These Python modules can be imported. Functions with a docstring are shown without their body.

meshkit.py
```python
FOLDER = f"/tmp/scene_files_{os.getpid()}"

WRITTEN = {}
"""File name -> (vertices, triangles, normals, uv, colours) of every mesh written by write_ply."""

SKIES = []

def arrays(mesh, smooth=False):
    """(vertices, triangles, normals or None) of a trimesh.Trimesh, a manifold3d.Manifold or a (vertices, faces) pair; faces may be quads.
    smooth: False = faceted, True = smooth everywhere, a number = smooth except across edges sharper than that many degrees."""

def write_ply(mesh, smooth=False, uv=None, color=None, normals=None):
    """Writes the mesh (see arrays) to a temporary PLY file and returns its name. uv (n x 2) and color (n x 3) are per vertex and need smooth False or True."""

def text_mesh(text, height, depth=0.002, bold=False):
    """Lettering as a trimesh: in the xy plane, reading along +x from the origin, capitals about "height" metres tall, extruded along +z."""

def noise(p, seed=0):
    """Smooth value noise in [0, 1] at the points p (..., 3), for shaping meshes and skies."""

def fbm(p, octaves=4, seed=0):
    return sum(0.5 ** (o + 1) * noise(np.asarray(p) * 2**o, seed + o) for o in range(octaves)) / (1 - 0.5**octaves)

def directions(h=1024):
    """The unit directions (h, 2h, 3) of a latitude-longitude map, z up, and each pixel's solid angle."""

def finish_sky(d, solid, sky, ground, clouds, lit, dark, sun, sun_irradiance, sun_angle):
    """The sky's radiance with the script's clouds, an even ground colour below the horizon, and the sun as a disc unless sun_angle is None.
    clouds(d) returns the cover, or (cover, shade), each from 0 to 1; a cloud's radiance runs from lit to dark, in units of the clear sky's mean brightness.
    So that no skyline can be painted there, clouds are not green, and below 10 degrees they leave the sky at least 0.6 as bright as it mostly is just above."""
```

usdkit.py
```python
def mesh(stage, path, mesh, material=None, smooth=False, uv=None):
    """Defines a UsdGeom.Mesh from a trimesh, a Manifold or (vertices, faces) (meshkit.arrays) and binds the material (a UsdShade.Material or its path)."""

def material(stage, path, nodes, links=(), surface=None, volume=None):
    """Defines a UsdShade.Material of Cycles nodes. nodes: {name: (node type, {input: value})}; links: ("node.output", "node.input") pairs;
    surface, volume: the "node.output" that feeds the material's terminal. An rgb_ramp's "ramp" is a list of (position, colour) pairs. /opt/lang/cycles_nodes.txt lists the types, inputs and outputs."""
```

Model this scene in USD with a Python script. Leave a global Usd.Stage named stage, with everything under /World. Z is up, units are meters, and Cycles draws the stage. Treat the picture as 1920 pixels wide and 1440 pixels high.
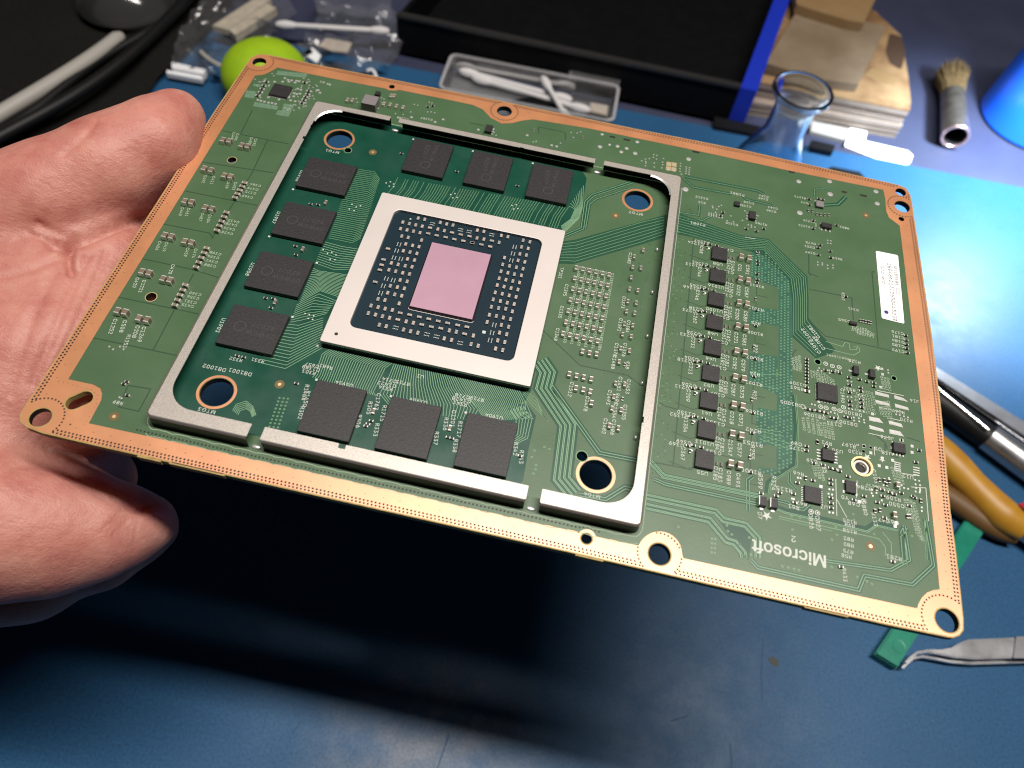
import math, random, glob
import numpy as np, trimesh, manifold3d
from pxr import Usd, UsdGeom, UsdLux, UsdShade, Gf, Sdf, Vt
from shapely.geometry import Polygon, Point, LineString, MultiPolygon, box
from shapely import union_all, affinity
import usdkit, meshkit

stage = Usd.Stage.CreateInMemory()
UsdGeom.SetStageUpAxis(stage, 'Z')
UsdGeom.Xform.Define(stage, '/World')
random.seed(7)
RNG = np.random.default_rng(7)
MM = 0.001

# ------------------------------------------------------------------ camera
# board frame: x along the long edge, y away from the viewer, z up, origin at the near left corner of its top face
LIFT = 0.155                                    # the board is held this far above the mat
BX, BY = 0.105, 0.07                            # world = board + OFF
OFF = np.array([-BX, -BY, LIFT])
CAM_R = np.array([[0.9762340435769069, 0.1996440110020469, 0.08431702694294081],
                  [0.2137215872087109, -0.8223970770700998, -0.5272439006641478],
                  [-0.03591901059983986, 0.5327338139235869, -0.8455202588820435]])
CAM_T = np.array([-0.10996880883827388, 0.009337987951249257, 0.1657460421650649])
FPX = 1415.0
CAM_C = -CAM_R.T @ CAM_T
cam = UsdGeom.Camera.Define(stage, '/World/camera')
m = np.eye(4)
m[:3, 0], m[:3, 1], m[:3, 2] = CAM_R[0], -CAM_R[1], -CAM_R[2]
m[:3, 3] = CAM_C + OFF
cam.AddTransformOp().Set(Gf.Matrix4d(m.T.tolist()))
cam.CreateHorizontalApertureAttr(36.0)
cam.CreateFocalLengthAttr(36.0 * FPX / 1920)
cam.CreateClippingRangeAttr(Gf.Vec2f(0.01, 50))
cam.CreateFStopAttr(14.5)
cam.CreateFocusDistanceAttr(0.195)
cam.CreateExposureAttr(0.0)


def U(px, py, z=0.0):
    """The point of the board frame's plane z that the photograph shows at (px, py)."""
    d = CAM_R.T @ np.array([(px - 960) / FPX, (py - 720) / FPX, 1.0])
    return CAM_C + (z - CAM_C[2]) / d[2] * d


def T(px, py, h=0.0):
    """The same in world coordinates, h above the table."""
    return U(px, py, h - LIFT) + OFF


# ------------------------------------------------------------------ lights
def light(kind, name, pos, target, color, intensity, **kw):
    L = kind.Define(stage, '/World/' + name)
    z = np.array(pos, float) - np.array(target, float)
    z /= np.linalg.norm(z)
    x = np.cross([0.0, 1.0, 0.02], z); x /= np.linalg.norm(x)
    y = np.cross(z, x)
    mm = np.eye(4); mm[:3, 0], mm[:3, 1], mm[:3, 2], mm[:3, 3] = x, y, z, pos
    L.AddTransformOp().Set(Gf.Matrix4d(mm.T.tolist()))
    L.CreateColorAttr(Gf.Vec3f(*color)); L.CreateIntensityAttr(intensity)
    for k, v in kw.items():
        getattr(L, 'Create' + k + 'Attr')(v)
    return L


LAMP1, LAMP2, LAMP2_POS, DOME = 93.0, 700.0, [0.380, 0.345, -0.035], 0.012
# the long bench lamp high above, to the right of the board and a little behind its near edge
bench = light(UsdLux.DiskLight, 'bench_lamp', OFF + [0.25, 0.122, 0.80], OFF + [0.14, 0.05, 0.0], (1.0, 0.94, 0.87), LAMP1, Radius=0.036)
bench.AddScaleOp().Set(Gf.Vec3f(10.5, 1.0, 1.0))
# the low cool lamp standing just outside the picture behind the right end of the mat, its shade turned down
side = light(UsdLux.SphereLight, 'side_lamp', OFF + LAMP2_POS, OFF + [0.378, 0.338, -0.155], (0.72, 0.86, 1.0), LAMP2, Radius=0.016)
sh = UsdLux.ShapingAPI.Apply(side.GetPrim()); sh.CreateShapingConeAngleAttr(60.0); sh.CreateShapingConeSoftnessAttr(0.55)
dome = UsdLux.DomeLight.Define(stage, '/World/room_light')
dome.CreateIntensityAttr(1.0)
usdkit.material(stage, '/World/Looks/room_air', {'b': ('background_shader', {'color': (0.8, 0.92, 1.1), 'strength': DOME})}, [], surface='b.background')
UsdShade.MaterialBindingAPI.Apply(dome.GetPrim()).Bind(UsdShade.Material.Get(stage, '/World/Looks/room_air'))

# ------------------------------------------------------------------ scene helpers
COUNT = {}


def path_of(name, parent):
    p = str(parent.GetPath()) if parent is not None else '/World'
    k = (p, name); n = COUNT.get(k, 0); COUNT[k] = n + 1
    return f'{p}/{name}' if n == 0 else f'{p}/{name}_{n:03d}'


def tag(o, label=None, cat=None, group=None, kind=None):
    o = o.GetPrim()
    for k, v in (('label', label), ('category', cat), ('group', group), ('kind', kind)):
        if v:
            o.SetCustomDataByKey(k, v)
    return o


def obj(name, mesh, mat, parent=None, smooth=False, at=None, rz=None):
    g = usdkit.mesh(stage, path_of(name, parent), mesh, mat, smooth=smooth)
    if at is not None:
        g.AddTranslateOp().Set(Gf.Vec3d(*map(float, at)))
    if rz:
        g.AddRotateZOp().Set(float(rz))
    return g.GetPrim()


def thing(name, loc=(0, 0, 0), parent=None):
    x = UsdGeom.Xform.Define(stage, path_of(name, parent))
    x.AddTranslateOp().Set(Gf.Vec3d(*map(float, loc)))
    return x.GetPrim()


def cat(ms):
    return trimesh.util.concatenate([m for m in ms if m is not None])


def extr(poly, z0, z1):
    """A shapely polygon as a solid from z0 to z1."""
    out = []
    for g in getattr(poly, 'geoms', [poly]):
        if g.is_empty or g.area < 1e-12:
            continue
        mm = trimesh.creation.extrude_polygon(g, z1 - z0, engine='earcut')
        mm.apply_translation([0, 0, z0]); out.append(mm)
    return cat(out)


def sheet(poly, z):
    """A shapely polygon as a flat sheet at height z."""
    vs, fs, n = [], [], 0
    for g in getattr(poly, 'geoms', [poly]):
        if g.is_empty or g.area < 1e-12:
            continue
        v, f = trimesh.creation.triangulate_polygon(g, engine='earcut')
        v = np.c_[v, np.full(len(v), z)]
        f = np.asarray(f)
        a, b, c = v[f[:, 0]], v[f[:, 1]], v[f[:, 2]]
        flip = np.cross(b - a, c - a)[:, 2] < 0
        f[flip] = f[flip][:, ::-1]
        vs.append(v); fs.append(f + n); n += len(v)
    return trimesh.Trimesh(np.vstack(vs), np.vstack(fs), process=False)


def ribbon(pts, w, z):
    """A flat line of width w through points of the plane."""
    g = LineString(pts).buffer(w / 2, cap_style='flat', join_style='mitre')
    return sheet(g, z)


def cbox(sx, sy, sz, c=0.0, z0=0.0):
    """A box standing on z0, its top edges chamfered by c."""
    if c <= 0:
        b = trimesh.creation.box([sx, sy, sz]); b.apply_translation([0, 0, z0 + sz / 2]); return b
    x, y = sx / 2, sy / 2
    rings = [(x - c * .5, y - c * .5, 0), (x, y, c * .5), (x, y, sz - c), (x - c, y - c, sz)]
    v, f = [], []
    for rx, ry, z in rings:
        v += [(-rx, -ry, z0 + z), (rx, -ry, z0 + z), (rx, ry, z0 + z), (-rx, ry, z0 + z)]
    for k in range(3):
        for i in range(4):
            j = (i + 1) % 4
            a, b, cc, d = 4 * k + i, 4 * k + j, 4 * k + 4 + j, 4 * k + 4 + i
            f += [(a, b, cc), (a, cc, d)]
    f += [(0, 2, 1), (0, 3, 2), (12, 13, 14), (12, 14, 15)]
    return trimesh.Trimesh(v, f, process=False)


def tube(pts, r, seg=12, closed_ends=True):
    pts = np.asarray(pts, float); r = np.broadcast_to(np.asarray(r, float), (len(pts),))
    tan = np.gradient(pts, axis=0); tan /= np.linalg.norm(tan, axis=1)[:, None]
    up = np.array([0, 0, 1.0]) if abs(tan[0][2]) < .9 else np.array([1.0, 0, 0])
    v, f = [], []
    a = np.linspace(0, 2 * np.pi, seg, endpoint=False)
    for p, t, rr in zip(pts, tan, r):
        s = np.cross(up, t); s /= np.linalg.norm(s); u = np.cross(t, s)
        v += [p + rr * (np.cos(k) * s + np.sin(k) * u) for k in a]
    n = len(pts)
    for i in range(n - 1):
        for k in range(seg):
            q = (k + 1) % seg
            f += [(i * seg + k, i * seg + q, (i + 1) * seg + q), (i * seg + k, (i + 1) * seg + q, (i + 1) * seg + k)]
    if closed_ends:
        v += [pts[0], pts[-1]]
        for k in range(seg):
            q = (k + 1) % seg
            f += [(n * seg, q, k), (n * seg + 1, (n - 1) * seg + k, (n - 1) * seg + q)]
    return trimesh.Trimesh(np.array(v), f, process=False)


def lathe(profile, seg=40):
    """Revolves (radius, height) pairs about z; not capped."""
    a = np.linspace(0, 2 * np.pi, seg, endpoint=False)
    v = [(r * math.cos(k), r * math.sin(k), z) for r, z in profile for k in a]
    f = []
    for i in range(len(profile) - 1):
        for k in range(seg):
            q = (k + 1) % seg
            f += [(i * seg + k, i * seg + q, (i + 1) * seg + q), (i * seg + k, (i + 1) * seg + q, (i + 1) * seg + k)]
    return trimesh.Trimesh(np.array(v), f, process=False)


def spline(pts, n=24):
    from scipy.interpolate import CubicSpline
    pts = np.asarray(pts, float)
    d = np.r_[0, np.cumsum(np.linalg.norm(np.diff(pts, axis=0), axis=1))]
    return CubicSpline(d, pts)(np.linspace(0, d[-1], n))


# ------------------------------------------------------------------ materials
LOOKS = {}


def mat(name, color, rough=0.5, metal=0.0, spec=0.5, noise=None, amount=0.15, bump=None, bscale=2000, rough_noise=0.0, extra=None, rand=0.0, coat=0.0, color2=None, ramp=(0.35, 0.65), dist=1e-4):
    """noise: scale of a tone variation in object space (1/m); color2: the colour it runs to; bump: strength of a fine relief."""
    nodes = {'p': ('principled_bsdf', {'base_color': color, 'roughness': rough, 'metallic': metal, 'specular_ior_level': spec, 'coat_weight': coat, **(extra or {})})}
    links = []
    if noise or bump or rough_noise:
        nodes['tc'] = ('texture_coordinate', {})
    if noise:
        c2 = color2 or tuple(c * (1 - amount * 2) for c in color)
        nodes['n'] = ('noise_texture', {'scale': noise, 'detail': 5, 'roughness': 0.6})
        nodes['r'] = ('rgb_ramp', {'ramp': [(ramp[0], color), (ramp[1], c2)]})
        links += [('tc.object', 'n.vector'), ('n.fac', 'r.fac'), ('r.color', 'p.base_color')]
    if rough_noise:
        nodes['n2'] = ('noise_texture', {'scale': (noise or 200) * 1.7, 'detail': 4})
        nodes['mr'] = ('map_range', {'from_min': 0.3, 'from_max': 0.7, 'to_min': max(rough - rough_noise, 0.02), 'to_max': rough + rough_noise})
        links += [('tc.object', 'n2.vector'), ('n2.fac', 'mr.value'), ('mr.result', 'p.roughness')]
    if bump:
        nodes['n3'] = ('noise_texture', {'scale': bscale, 'detail': 3})
        nodes['b'] = ('bump', {'strength': bump, 'distance': dist})
        links += [('tc.object', 'n3.vector'), ('n3.fac', 'b.height'), ('b.normal', 'p.normal')]
    if rand and not noise:
        nodes['oi'] = ('object_info', {})
        nodes['mx'] = ('rgb_ramp', {'ramp': [(0, tuple(c * (1 - rand) for c in color)), (0.5, color), (1, tuple(min(1, c * (1 + rand)) for c in color))]})
        links += [('oi.random', 'mx.fac'), ('mx.color', 'p.base_color')]
    LOOKS[name] = usdkit.material(stage, '/World/Looks/' + name, nodes, links, surface='p.BSDF')
    return LOOKS[name]


def mat_ends(name, body, body2, half, ends=(0.78, 0.75, 0.70), axis='x', rough=0.45):
    """A chip part: its body colour between two tinned ends, by the object's own coordinate along its length."""
    nodes = {'p': ('principled_bsdf', {'roughness': rough, 'specular_ior_level': 0.5}), 'tc': ('texture_coordinate', {}), 's': ('separate_xyz', {}),
             'a': ('math', {'math_type': 'absolute'}), 'g': ('math', {'math_type': 'greater_than', 'value2': half}),
             'oi': ('object_info', {}), 'rb': ('rgb_ramp', {'ramp': [(0, body), (1, body2)]}),
             'mx': ('mix_color', {'b': ends}), 'mm': ('math', {'math_type': 'multiply', 'value2': 0.75})}
    links = [('tc.object', 's.vector'), ('s.' + axis, 'a.value1'), ('a.value', 'g.value1'), ('oi.random', 'rb.fac'), ('g.value', 'mx.fac'), ('rb.color', 'mx.a'),
             ('mx.result', 'p.base_color'), ('g.value', 'mm.value1'), ('mm.value', 'p.metallic')]
    LOOKS[name] = usdkit.material(stage, '/World/Looks/' + name, nodes, links, surface='p.BSDF')
    return LOOKS[name]


def mat_clear(name, tint=(1, 1, 1), rough=0.08, ior=1.45, milk=0.0, bump=None, bscale=60):
    """A thin clear pane: light passes, the surface glints."""
    nodes = {'t': ('transparent_bsdf', {'color': tint}), 'g': ('glossy_bsdf', {'color': (1, 1, 1), 'roughness': rough}), 'f': ('fresnel', {'IOR': ior}), 'm': ('mix_closure', {})}
    links = [('f.fac', 'm.fac'), ('t.BSDF', 'm.closure1'), ('g.BSDF', 'm.closure2')]
    out = 'm.closure'
    if bump:
        nodes['tc'] = ('texture_coordinate', {}); nodes['n'] = ('noise_texture', {'scale': bscale, 'detail': 3}); nodes['b'] = ('bump', {'strength': bump, 'distance': 0.004})
        links += [('tc.object', 'n.vector'), ('n.fac', 'b.height'), ('b.normal', 'g.normal'), ('b.normal', 'f.normal')]
    if milk:
        nodes['d'] = ('diffuse_bsdf', {'color': (0.75, 0.75, 0.78)}); nodes['m2'] = ('mix_closure', {'fac': milk})
        links += [('m.closure', 'm2.closure1'), ('d.BSDF', 'm2.closure2')]
        out = 'm2.closure'
    LOOKS[name] = usdkit.material(stage, '/World/Looks/' + name, nodes, links, surface=out)
    return LOOKS[name]
# ------------------------------------------------------------------ colours
mat('mask_light', (0.057, 0.110, 0.050), rough=0.44, spec=0.55, noise=55, color2=(0.046, 0.096, 0.043), ramp=(0.3, 0.7), bump=0.12, bscale=1300, rough_noise=0.07)
mat('mask_dark', (0.006, 0.058, 0.036), rough=0.36, spec=0.5, noise=70, color2=(0.004, 0.046, 0.028), bump=0.06, bscale=1100, rough_noise=0.08)
mat('mask_channel', (0.014, 0.062, 0.034), rough=0.36)
mat('mask_gap', (0.018, 0.050, 0.022), rough=0.5)
mat('mask_teal', (0.026, 0.105, 0.068), rough=0.4, noise=200, amount=0.1)
mat('trace_green', (0.155, 0.300, 0.155), rough=0.34, spec=0.6)
mat('trace_pale', (0.21, 0.36, 0.215), rough=0.32, spec=0.6)
mat('copper', (0.70, 0.295, 0.122), rough=0.42, metal=0.50, coat=1.0, extra={'coat_roughness': 0.40, 'coat_ior': 1.9}, noise=60, color2=(0.64, 0.255, 0.100), ramp=(0.38, 0.62), rough_noise=0.06, bump=0.05, bscale=700)
mat('core', (0.42, 0.30, 0.10), rough=0.7, noise=350, amount=0.18, bump=0.3, bscale=900)
mat('fiducial_brown', (0.13, 0.085, 0.03), rough=.5)
mat('field_pale', (.135, .22, .15), rough=.45, noise=1500, color2=(.08, .15, .09))
mat('via_dark', (0.010, 0.007, 0.004), rough=0.6)
mat('gold', (0.95, 0.72, 0.40), rough=0.38, metal=0.75)
mat('tin', (0.80, 0.79, 0.76), rough=0.34, metal=0.7, bump=0.25, bscale=1500)
mat('silk', (0.50, 0.52, 0.47), rough=0.65)
mat('silk_dim', (0.36, 0.44, 0.33), rough=0.65)
mat('chip_black', (0.015, 0.0135, 0.0145), rough=0.52, spec=0.45, noise=1500, color2=(0.025, 0.022, 0.0235), ramp=(0.4, 0.62), bump=0.35, bscale=2600)
mat('chip_mark', (0.036, 0.032, 0.033), rough=0.6)
mat('chip_side', (0.010, 0.009, 0.010), rough=0.6)
mat('stiffener', (0.62, 0.555, 0.53), rough=0.50, metal=0.35, noise=60, color2=(0.59, 0.53, 0.505), bump=0.05, bscale=2500)
mat('substrate_blue', (0.0055, 0.020, 0.029), rough=0.55, spec=0.2, noise=80, color2=(0.004, 0.015, 0.026))
mat('die_pink', (0.70, 0.42, 0.54), rough=0.30, metal=0.50, spec=0.6, noise=120, color2=(0.66, 0.39, 0.51))
mat('die_mark', (0.40, 0.205, 0.30), rough=0.5)
mat('underfill', (0.012, 0.011, 0.012), rough=0.25, spec=0.6)
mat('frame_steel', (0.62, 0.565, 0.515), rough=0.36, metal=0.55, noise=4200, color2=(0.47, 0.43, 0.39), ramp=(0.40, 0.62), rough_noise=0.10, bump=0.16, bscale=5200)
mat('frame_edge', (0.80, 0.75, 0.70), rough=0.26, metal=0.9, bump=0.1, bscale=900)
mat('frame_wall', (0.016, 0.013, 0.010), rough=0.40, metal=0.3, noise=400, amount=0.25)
mat('grey_ferrite', (0.17, 0.15, 0.155), rough=0.6, bump=0.2)
mat_ends('cap_tan', (0.155, 0.128, 0.10), (0.20, 0.165, 0.125), 0.00046, axis='y')
mat_ends('cap_big', (0.135, 0.105, 0.075), (0.185, 0.14, 0.10), 0.00058, axis='y')
mat_ends('cap_grey', (0.115, 0.10, 0.085), (0.16, 0.135, 0.11), 0.00046, axis='y')
mat_ends('cap_soc', (0.24, 0.22, 0.20), (0.40, 0.31, 0.26), 0.00040, ends=(.62, .59, .56), axis='y')
mat_ends('resistor', (0.008, 0.008, 0.008), (0.020, 0.018, 0.018), 0.00034, axis='x')
mat('label_white', (0.80, 0.80, 0.80), rough=0.55)
mat('ink', (0.015, 0.015, 0.018), rough=0.6)
mat('ink_blue', (0.03, 0.02, 0.16), rough=0.6)

# ------------------------------------------------------------------ the circuit board
PCB = thing('circuit_board', OFF)
tag(PCB, 'green circuit board with copper border and silver processor frame, held in the hand', 'circuit board')
TOP = 0.0
TH = 1.6 * MM


def P2(L, z=0.0):
    return [tuple(U(x, y, z)[:2]) for x, y in L]


def rounded(poly, r):
    return poly.buffer(-r).buffer(r)


OUTER = Polygon(P2([(47, 760), (137, 622), (226.5, 483), (313, 349), (400, 211), (462, 119), (470, 108), (485, 101), (505, 102.5), (600, 122), (717, 145), (950, 191), (1187, 240), (1397, 281.5), (1480, 300),
                    (1647, 337.5), (1684, 346), (1699, 352), (1707, 364), (1711, 383), (1722, 457), (1747, 623), (1765, 765), (1783, 960), (1794, 1040), (1804, 1130), (1807.5, 1160), (1807.5, 1181), (1800, 1191.5),
                    (1788, 1196), (1777, 1195), (1667, 1172.5), (1366, 1104.3), (1066.7, 1035.5), (640, 939.8), (400, 885.4), (160, 831), (80, 812), (50, 801), (38, 790), (36.5, 777)]))
GREEN = Polygon(P2([(520, 126.7), (640, 150.5), (722, 166), (728, 169), (735, 170), (742, 170), (748, 168.5), (850, 189), (886, 196.7), (905, 205), (920, 221), (940, 231.5), (960, 231), (980, 226), (1000, 224), (1100, 240), (1280, 277), (1480, 320), (1656, 356),
                    (1659.5, 372), (1661.7, 396.7), (1666.7, 408), (1680, 418), (1686.7, 423.3), (1694, 482), (1722, 720), (1747.5, 960), (1755.5, 1040), (1761.7, 1105), (1750, 1106.3), (1738, 1111), (1728, 1121), (1721.5, 1133), (1719.5, 1140.5), (1500, 1094), (1281, 1046.5)]
                   + [(1236.7 + 42 * math.cos(a), 1038.3 - 42 * math.sin(a)) for a in np.linspace(0.05, 2.72, 16)]
                   + [(1196, 1023), (1117, 1005)] + [(1099.7 + 18 * math.cos(a), 1010 - 18 * math.sin(a)) for a in np.linspace(0.35, 2.6, 9)]
                   + [(1083, 996.5), (1000, 979.5), (640, 898), (320, 827), (166.7, 793.5), (190, 750), (191.5, 738), (188, 728), (175, 720.8), (128.3, 710.8), (197, 597), (267, 484.5), (335, 374), (400, 268), (478.3, 141.7), (495, 140), (508, 134)]))


def hole(cx, cy, w):
    """A round hole from its middle and its width in the photograph."""
    a, b = U(cx - w / 2, cy)[:2], U(cx + w / 2, cy)[:2]
    return Point(*U(cx, cy)[:2]), np.linalg.norm(a - b) / 2


HOLES = [hole(*h) for h in [(486.2, 116.3, 26), (1689, 360, 18.5), (1691.7, 387, 27), (1690.3, 410.5, 10), (75.8, 782.5, 42), (1775.8, 1163.3, 42), (1236.7, 1039, 41), (1099.7, 1010, 20), (945.7, 208.3, 28), (734.7, 162.3, 11)]]
MTG = [hole(*h) for h in [(636.3, 261.2, 48.5), (1195.3, 375.3, 47.3), (406.2, 735, 63), (1117, 890, 60)]]
MTG_RING = [hole(*h) for h in [(636.3, 261.2, 58), (1195.3, 375.3, 57.5), (406.2, 735, 76.5), (1117, 890, 74)]]
SIDE_HOLES = [hole(*h) for h in [(652.2, 281.7, 13), (1091.2, 855.3, 20), (435, 300, 16), (283.3, 556.7, 20), (1533.4, 678.4, 10), (1676.2, 709, 8)]]
STAND = hole(1615.8, 875, 33)
def disc(h, g=0.0, q=16):
    return h[0].buffer(h[1] + g, quad_segs=q)
slot = LineString(P2([(138, 755), (159, 746)])).buffer(1.75 * MM)
BIG = union_all([disc(h) for h in HOLES + MTG + SIDE_HOLES + [STAND]] + [slot])
# small break-off nubs left along the near edge
NUBS = union_all([LineString(P2([a, b])).buffer(0.16 * MM) for a, b in [((258, 855), (300, 864.5)), ((318, 868), (420, 891)), ((1080, 1040), (1130, 1051.5)), ((1510, 1138), (1590, 1156))]])
BOARD = union_all([OUTER, NUBS]).difference(BIG)

# via holes in the copper border: two staggered rows along every edge and rings about the mounting holes
ring_line = lambda d: OUTER.buffer(-d, join_style='mitre').exterior
vias = []
for k, d in enumerate((0.72 * MM, 1.42 * MM)):
    L = ring_line(d); n = int(L.length / (0.88 * MM))
    vias += [L.interpolate((i + 0.5 * k) / n, normalized=True) for i in range(n)]
keep = []
rings = [(HOLES[0], 2.2), (HOLES[2], 2.0), (HOLES[4], 2.6), (HOLES[5], 2.9), (HOLES[6], 2.4), (HOLES[8], 1.9)]
clear = union_all([disc(h, (g + 0.3) * MM) for h, g in rings] + [disc(h, 0.7 * MM) for h in HOLES + [hole(1690.3, 410.5, 10)]] + [slot.buffer(0.6 * MM)])
for v in vias:
    if not clear.contains(v):
        keep.append((v, 0.25))
inner_zone = OUTER.buffer(-0.6 * MM).difference(GREEN.buffer(0.25 * MM))
for h, g in rings:
    r = h[1] + g * MM; n = int(2 * math.pi * r / (0.85 * MM))
    for i in range(n):
        a = 2 * math.pi * i / n
        q = Point(h[0].x + r * math.cos(a), h[0].y + r * math.sin(a))
        if inner_zone.contains(q):
            keep.append((q, 0.24))
L = ring_line(2.9 * MM); n = int(L.length / (4.1 * MM))
for i in range(n):
    q = L.interpolate((i + random.uniform(-.1, .1)) / n, normalized=True)
    if inner_zone.contains(q) and not clear.contains(q):
        keep.append((q, 0.11))
L = LineString(P2([(110, 715), (172, 731), (183, 741), (181, 757), (158, 797)])); n = 16
keep += [(L.interpolate(i / n, normalized=True), 0.09) for i in range(n + 1)] + [(Point(*P2([(131.7, 795.8)])[0]), 0.2)]
VIAS = union_all([p.buffer(r * MM, quad_segs=2) for p, r in keep])

rim = union_all([disc(h, 0.28 * MM) for h in (HOLES[4], HOLES[5], HOLES[6], HOLES[7])] + [slot.buffer(0.28 * MM)]).difference(BIG)
COPPER = BOARD.difference(GREEN).buffer(-0.03 * MM).difference(union_all([VIAS, rim, BOARD.difference(OUTER.buffer(-.26 * MM))]))
obj('board_core', extr(BOARD, -TH, -0.07 * MM), 'core' and LOOKS['core'], PCB)
obj('via_hole', sheet(BOARD.difference(GREEN).buffer(-0.35 * MM), -0.05 * MM), LOOKS['via_dark'], PCB)
obj('copper_border', extr(COPPER, -0.035 * MM, 0.0), LOOKS['copper'], PCB)
MASK = GREEN.difference(BIG)
obj('solder_mask', extr(MASK, -0.07 * MM, -0.02 * MM), LOOKS['mask_light'], PCB)
for h in (HOLES[4], HOLES[5], HOLES[6], HOLES[7]):
    obj('hole_rim', extr(disc(h, 0.27 * MM).difference(disc(h)), -0.09 * MM, -0.03 * MM), LOOKS['core'], PCB)
obj('slot_rim', extr(slot.buffer(0.27 * MM).difference(slot), -0.09 * MM, -0.03 * MM), LOOKS['core'], PCB)

Z1, Z2, Z3, Z4 = -0.012 * MM, -0.004 * MM, 0.006 * MM, 0.016 * MM     # channel, gap, trace, print
ALLH = union_all([disc(h, .1 * MM) for h in HOLES + MTG + SIDE_HOLES] + [disc(STAND, .4 * MM)])

# ---- dark mask areas
mem = Polygon(P2([(1080, 316), (1092, 321), (1100, 334), (1094, 372), (1086, 404), (1078, 414), (1052, 434), (1030, 560), (996, 731), (985, 752), (1005, 780), (990, 847), (981, 900), (973, 912), (470, 815), (318, 775), (322, 700), (500, 390), (590, 225), (640, 212)]))
chan = []
band1 = Polygon(P2([(1040, 455), (1080, 449), (1250, 402), (1246, 445), (1197, 460), (1075, 495), (1036, 494)]))
band2 = Polygon(P2([(1262, 396), (1388, 440.6), (1441, 448), (1513.8, 518), (1516, 560), (1516, 596), (1540, 628), (1560, 648), (1566, 656), (1560, 662), (1530, 672), (1486, 632), (1485, 560), (1478.8, 524), (1432, 480), (1406, 471), (1301, 445), (1258, 437)]))
teal = [Polygon(P2(q)) for q in [
    [(1409, 474), (1434, 470), (1480, 522), (1486, 560), (1461, 545), (1455, 538), (1408, 520)],
    [(1408, 575), (1470, 582), (1458, 612), (1432, 606), (1428, 610), (1405, 606)],
    [(1406, 662), (1458, 668), (1460, 742), (1402, 712)],
    [(1460, 540), (1485, 540), (1486, 740), (1490, 800), (1489, 868), (1459, 894), (1420, 884), (1421, 876), (1456, 880), (1456, 838), (1437, 832), (1430, 838), (1418, 834), (1418, 770), (1422, 764), (1456, 771), (1460, 700)]]]
chan += [band1, band2, Polygon(P2([(1345, 972), (1395, 988), (1410, 1008), (1404, 1050), (1396, 1045), (1392, 1030), (1374, 1014)])), Polygon(P2([(1495, 968), (1512, 950), (1522, 951), (1520, 962)]))]
tw = union_all(teal).intersection(MASK)

LINES = []          # (points px, width mm) pale traces
GAPS = []           # dark gaps in the copper pour


def offset(pts, d):
    g = LineString(pts).offset_curve(d, join_style='mitre')
    return [tuple(c[:2]) for c in (g.coords if g.geom_type == 'LineString' else max(g.geoms, key=lambda k: k.length).coords)]


def bus(px, w, n, lw=0.13, spread=0.74, pairs=True):
    """A dark channel w mm wide with n pale traces."""
    pts = P2(px)
    chan.append(LineString(pts).buffer(w * MM / 2, cap_style='flat', join_style='mitre'))
    if n == 1:
        offs = [0.0]
    elif pairs and n > 2:
        k = n // 2; offs = []
        for c in np.linspace(-.5, .5, k) * w * spread:
            offs += [c - 0.16, c + 0.16]
    else:
        offs = np.linspace(-.5, .5, n) * w * spread
    for o in offs:
        LINES.append((offset(pts, o * MM) if abs(o) > 1e-6 else pts, lw))


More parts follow.
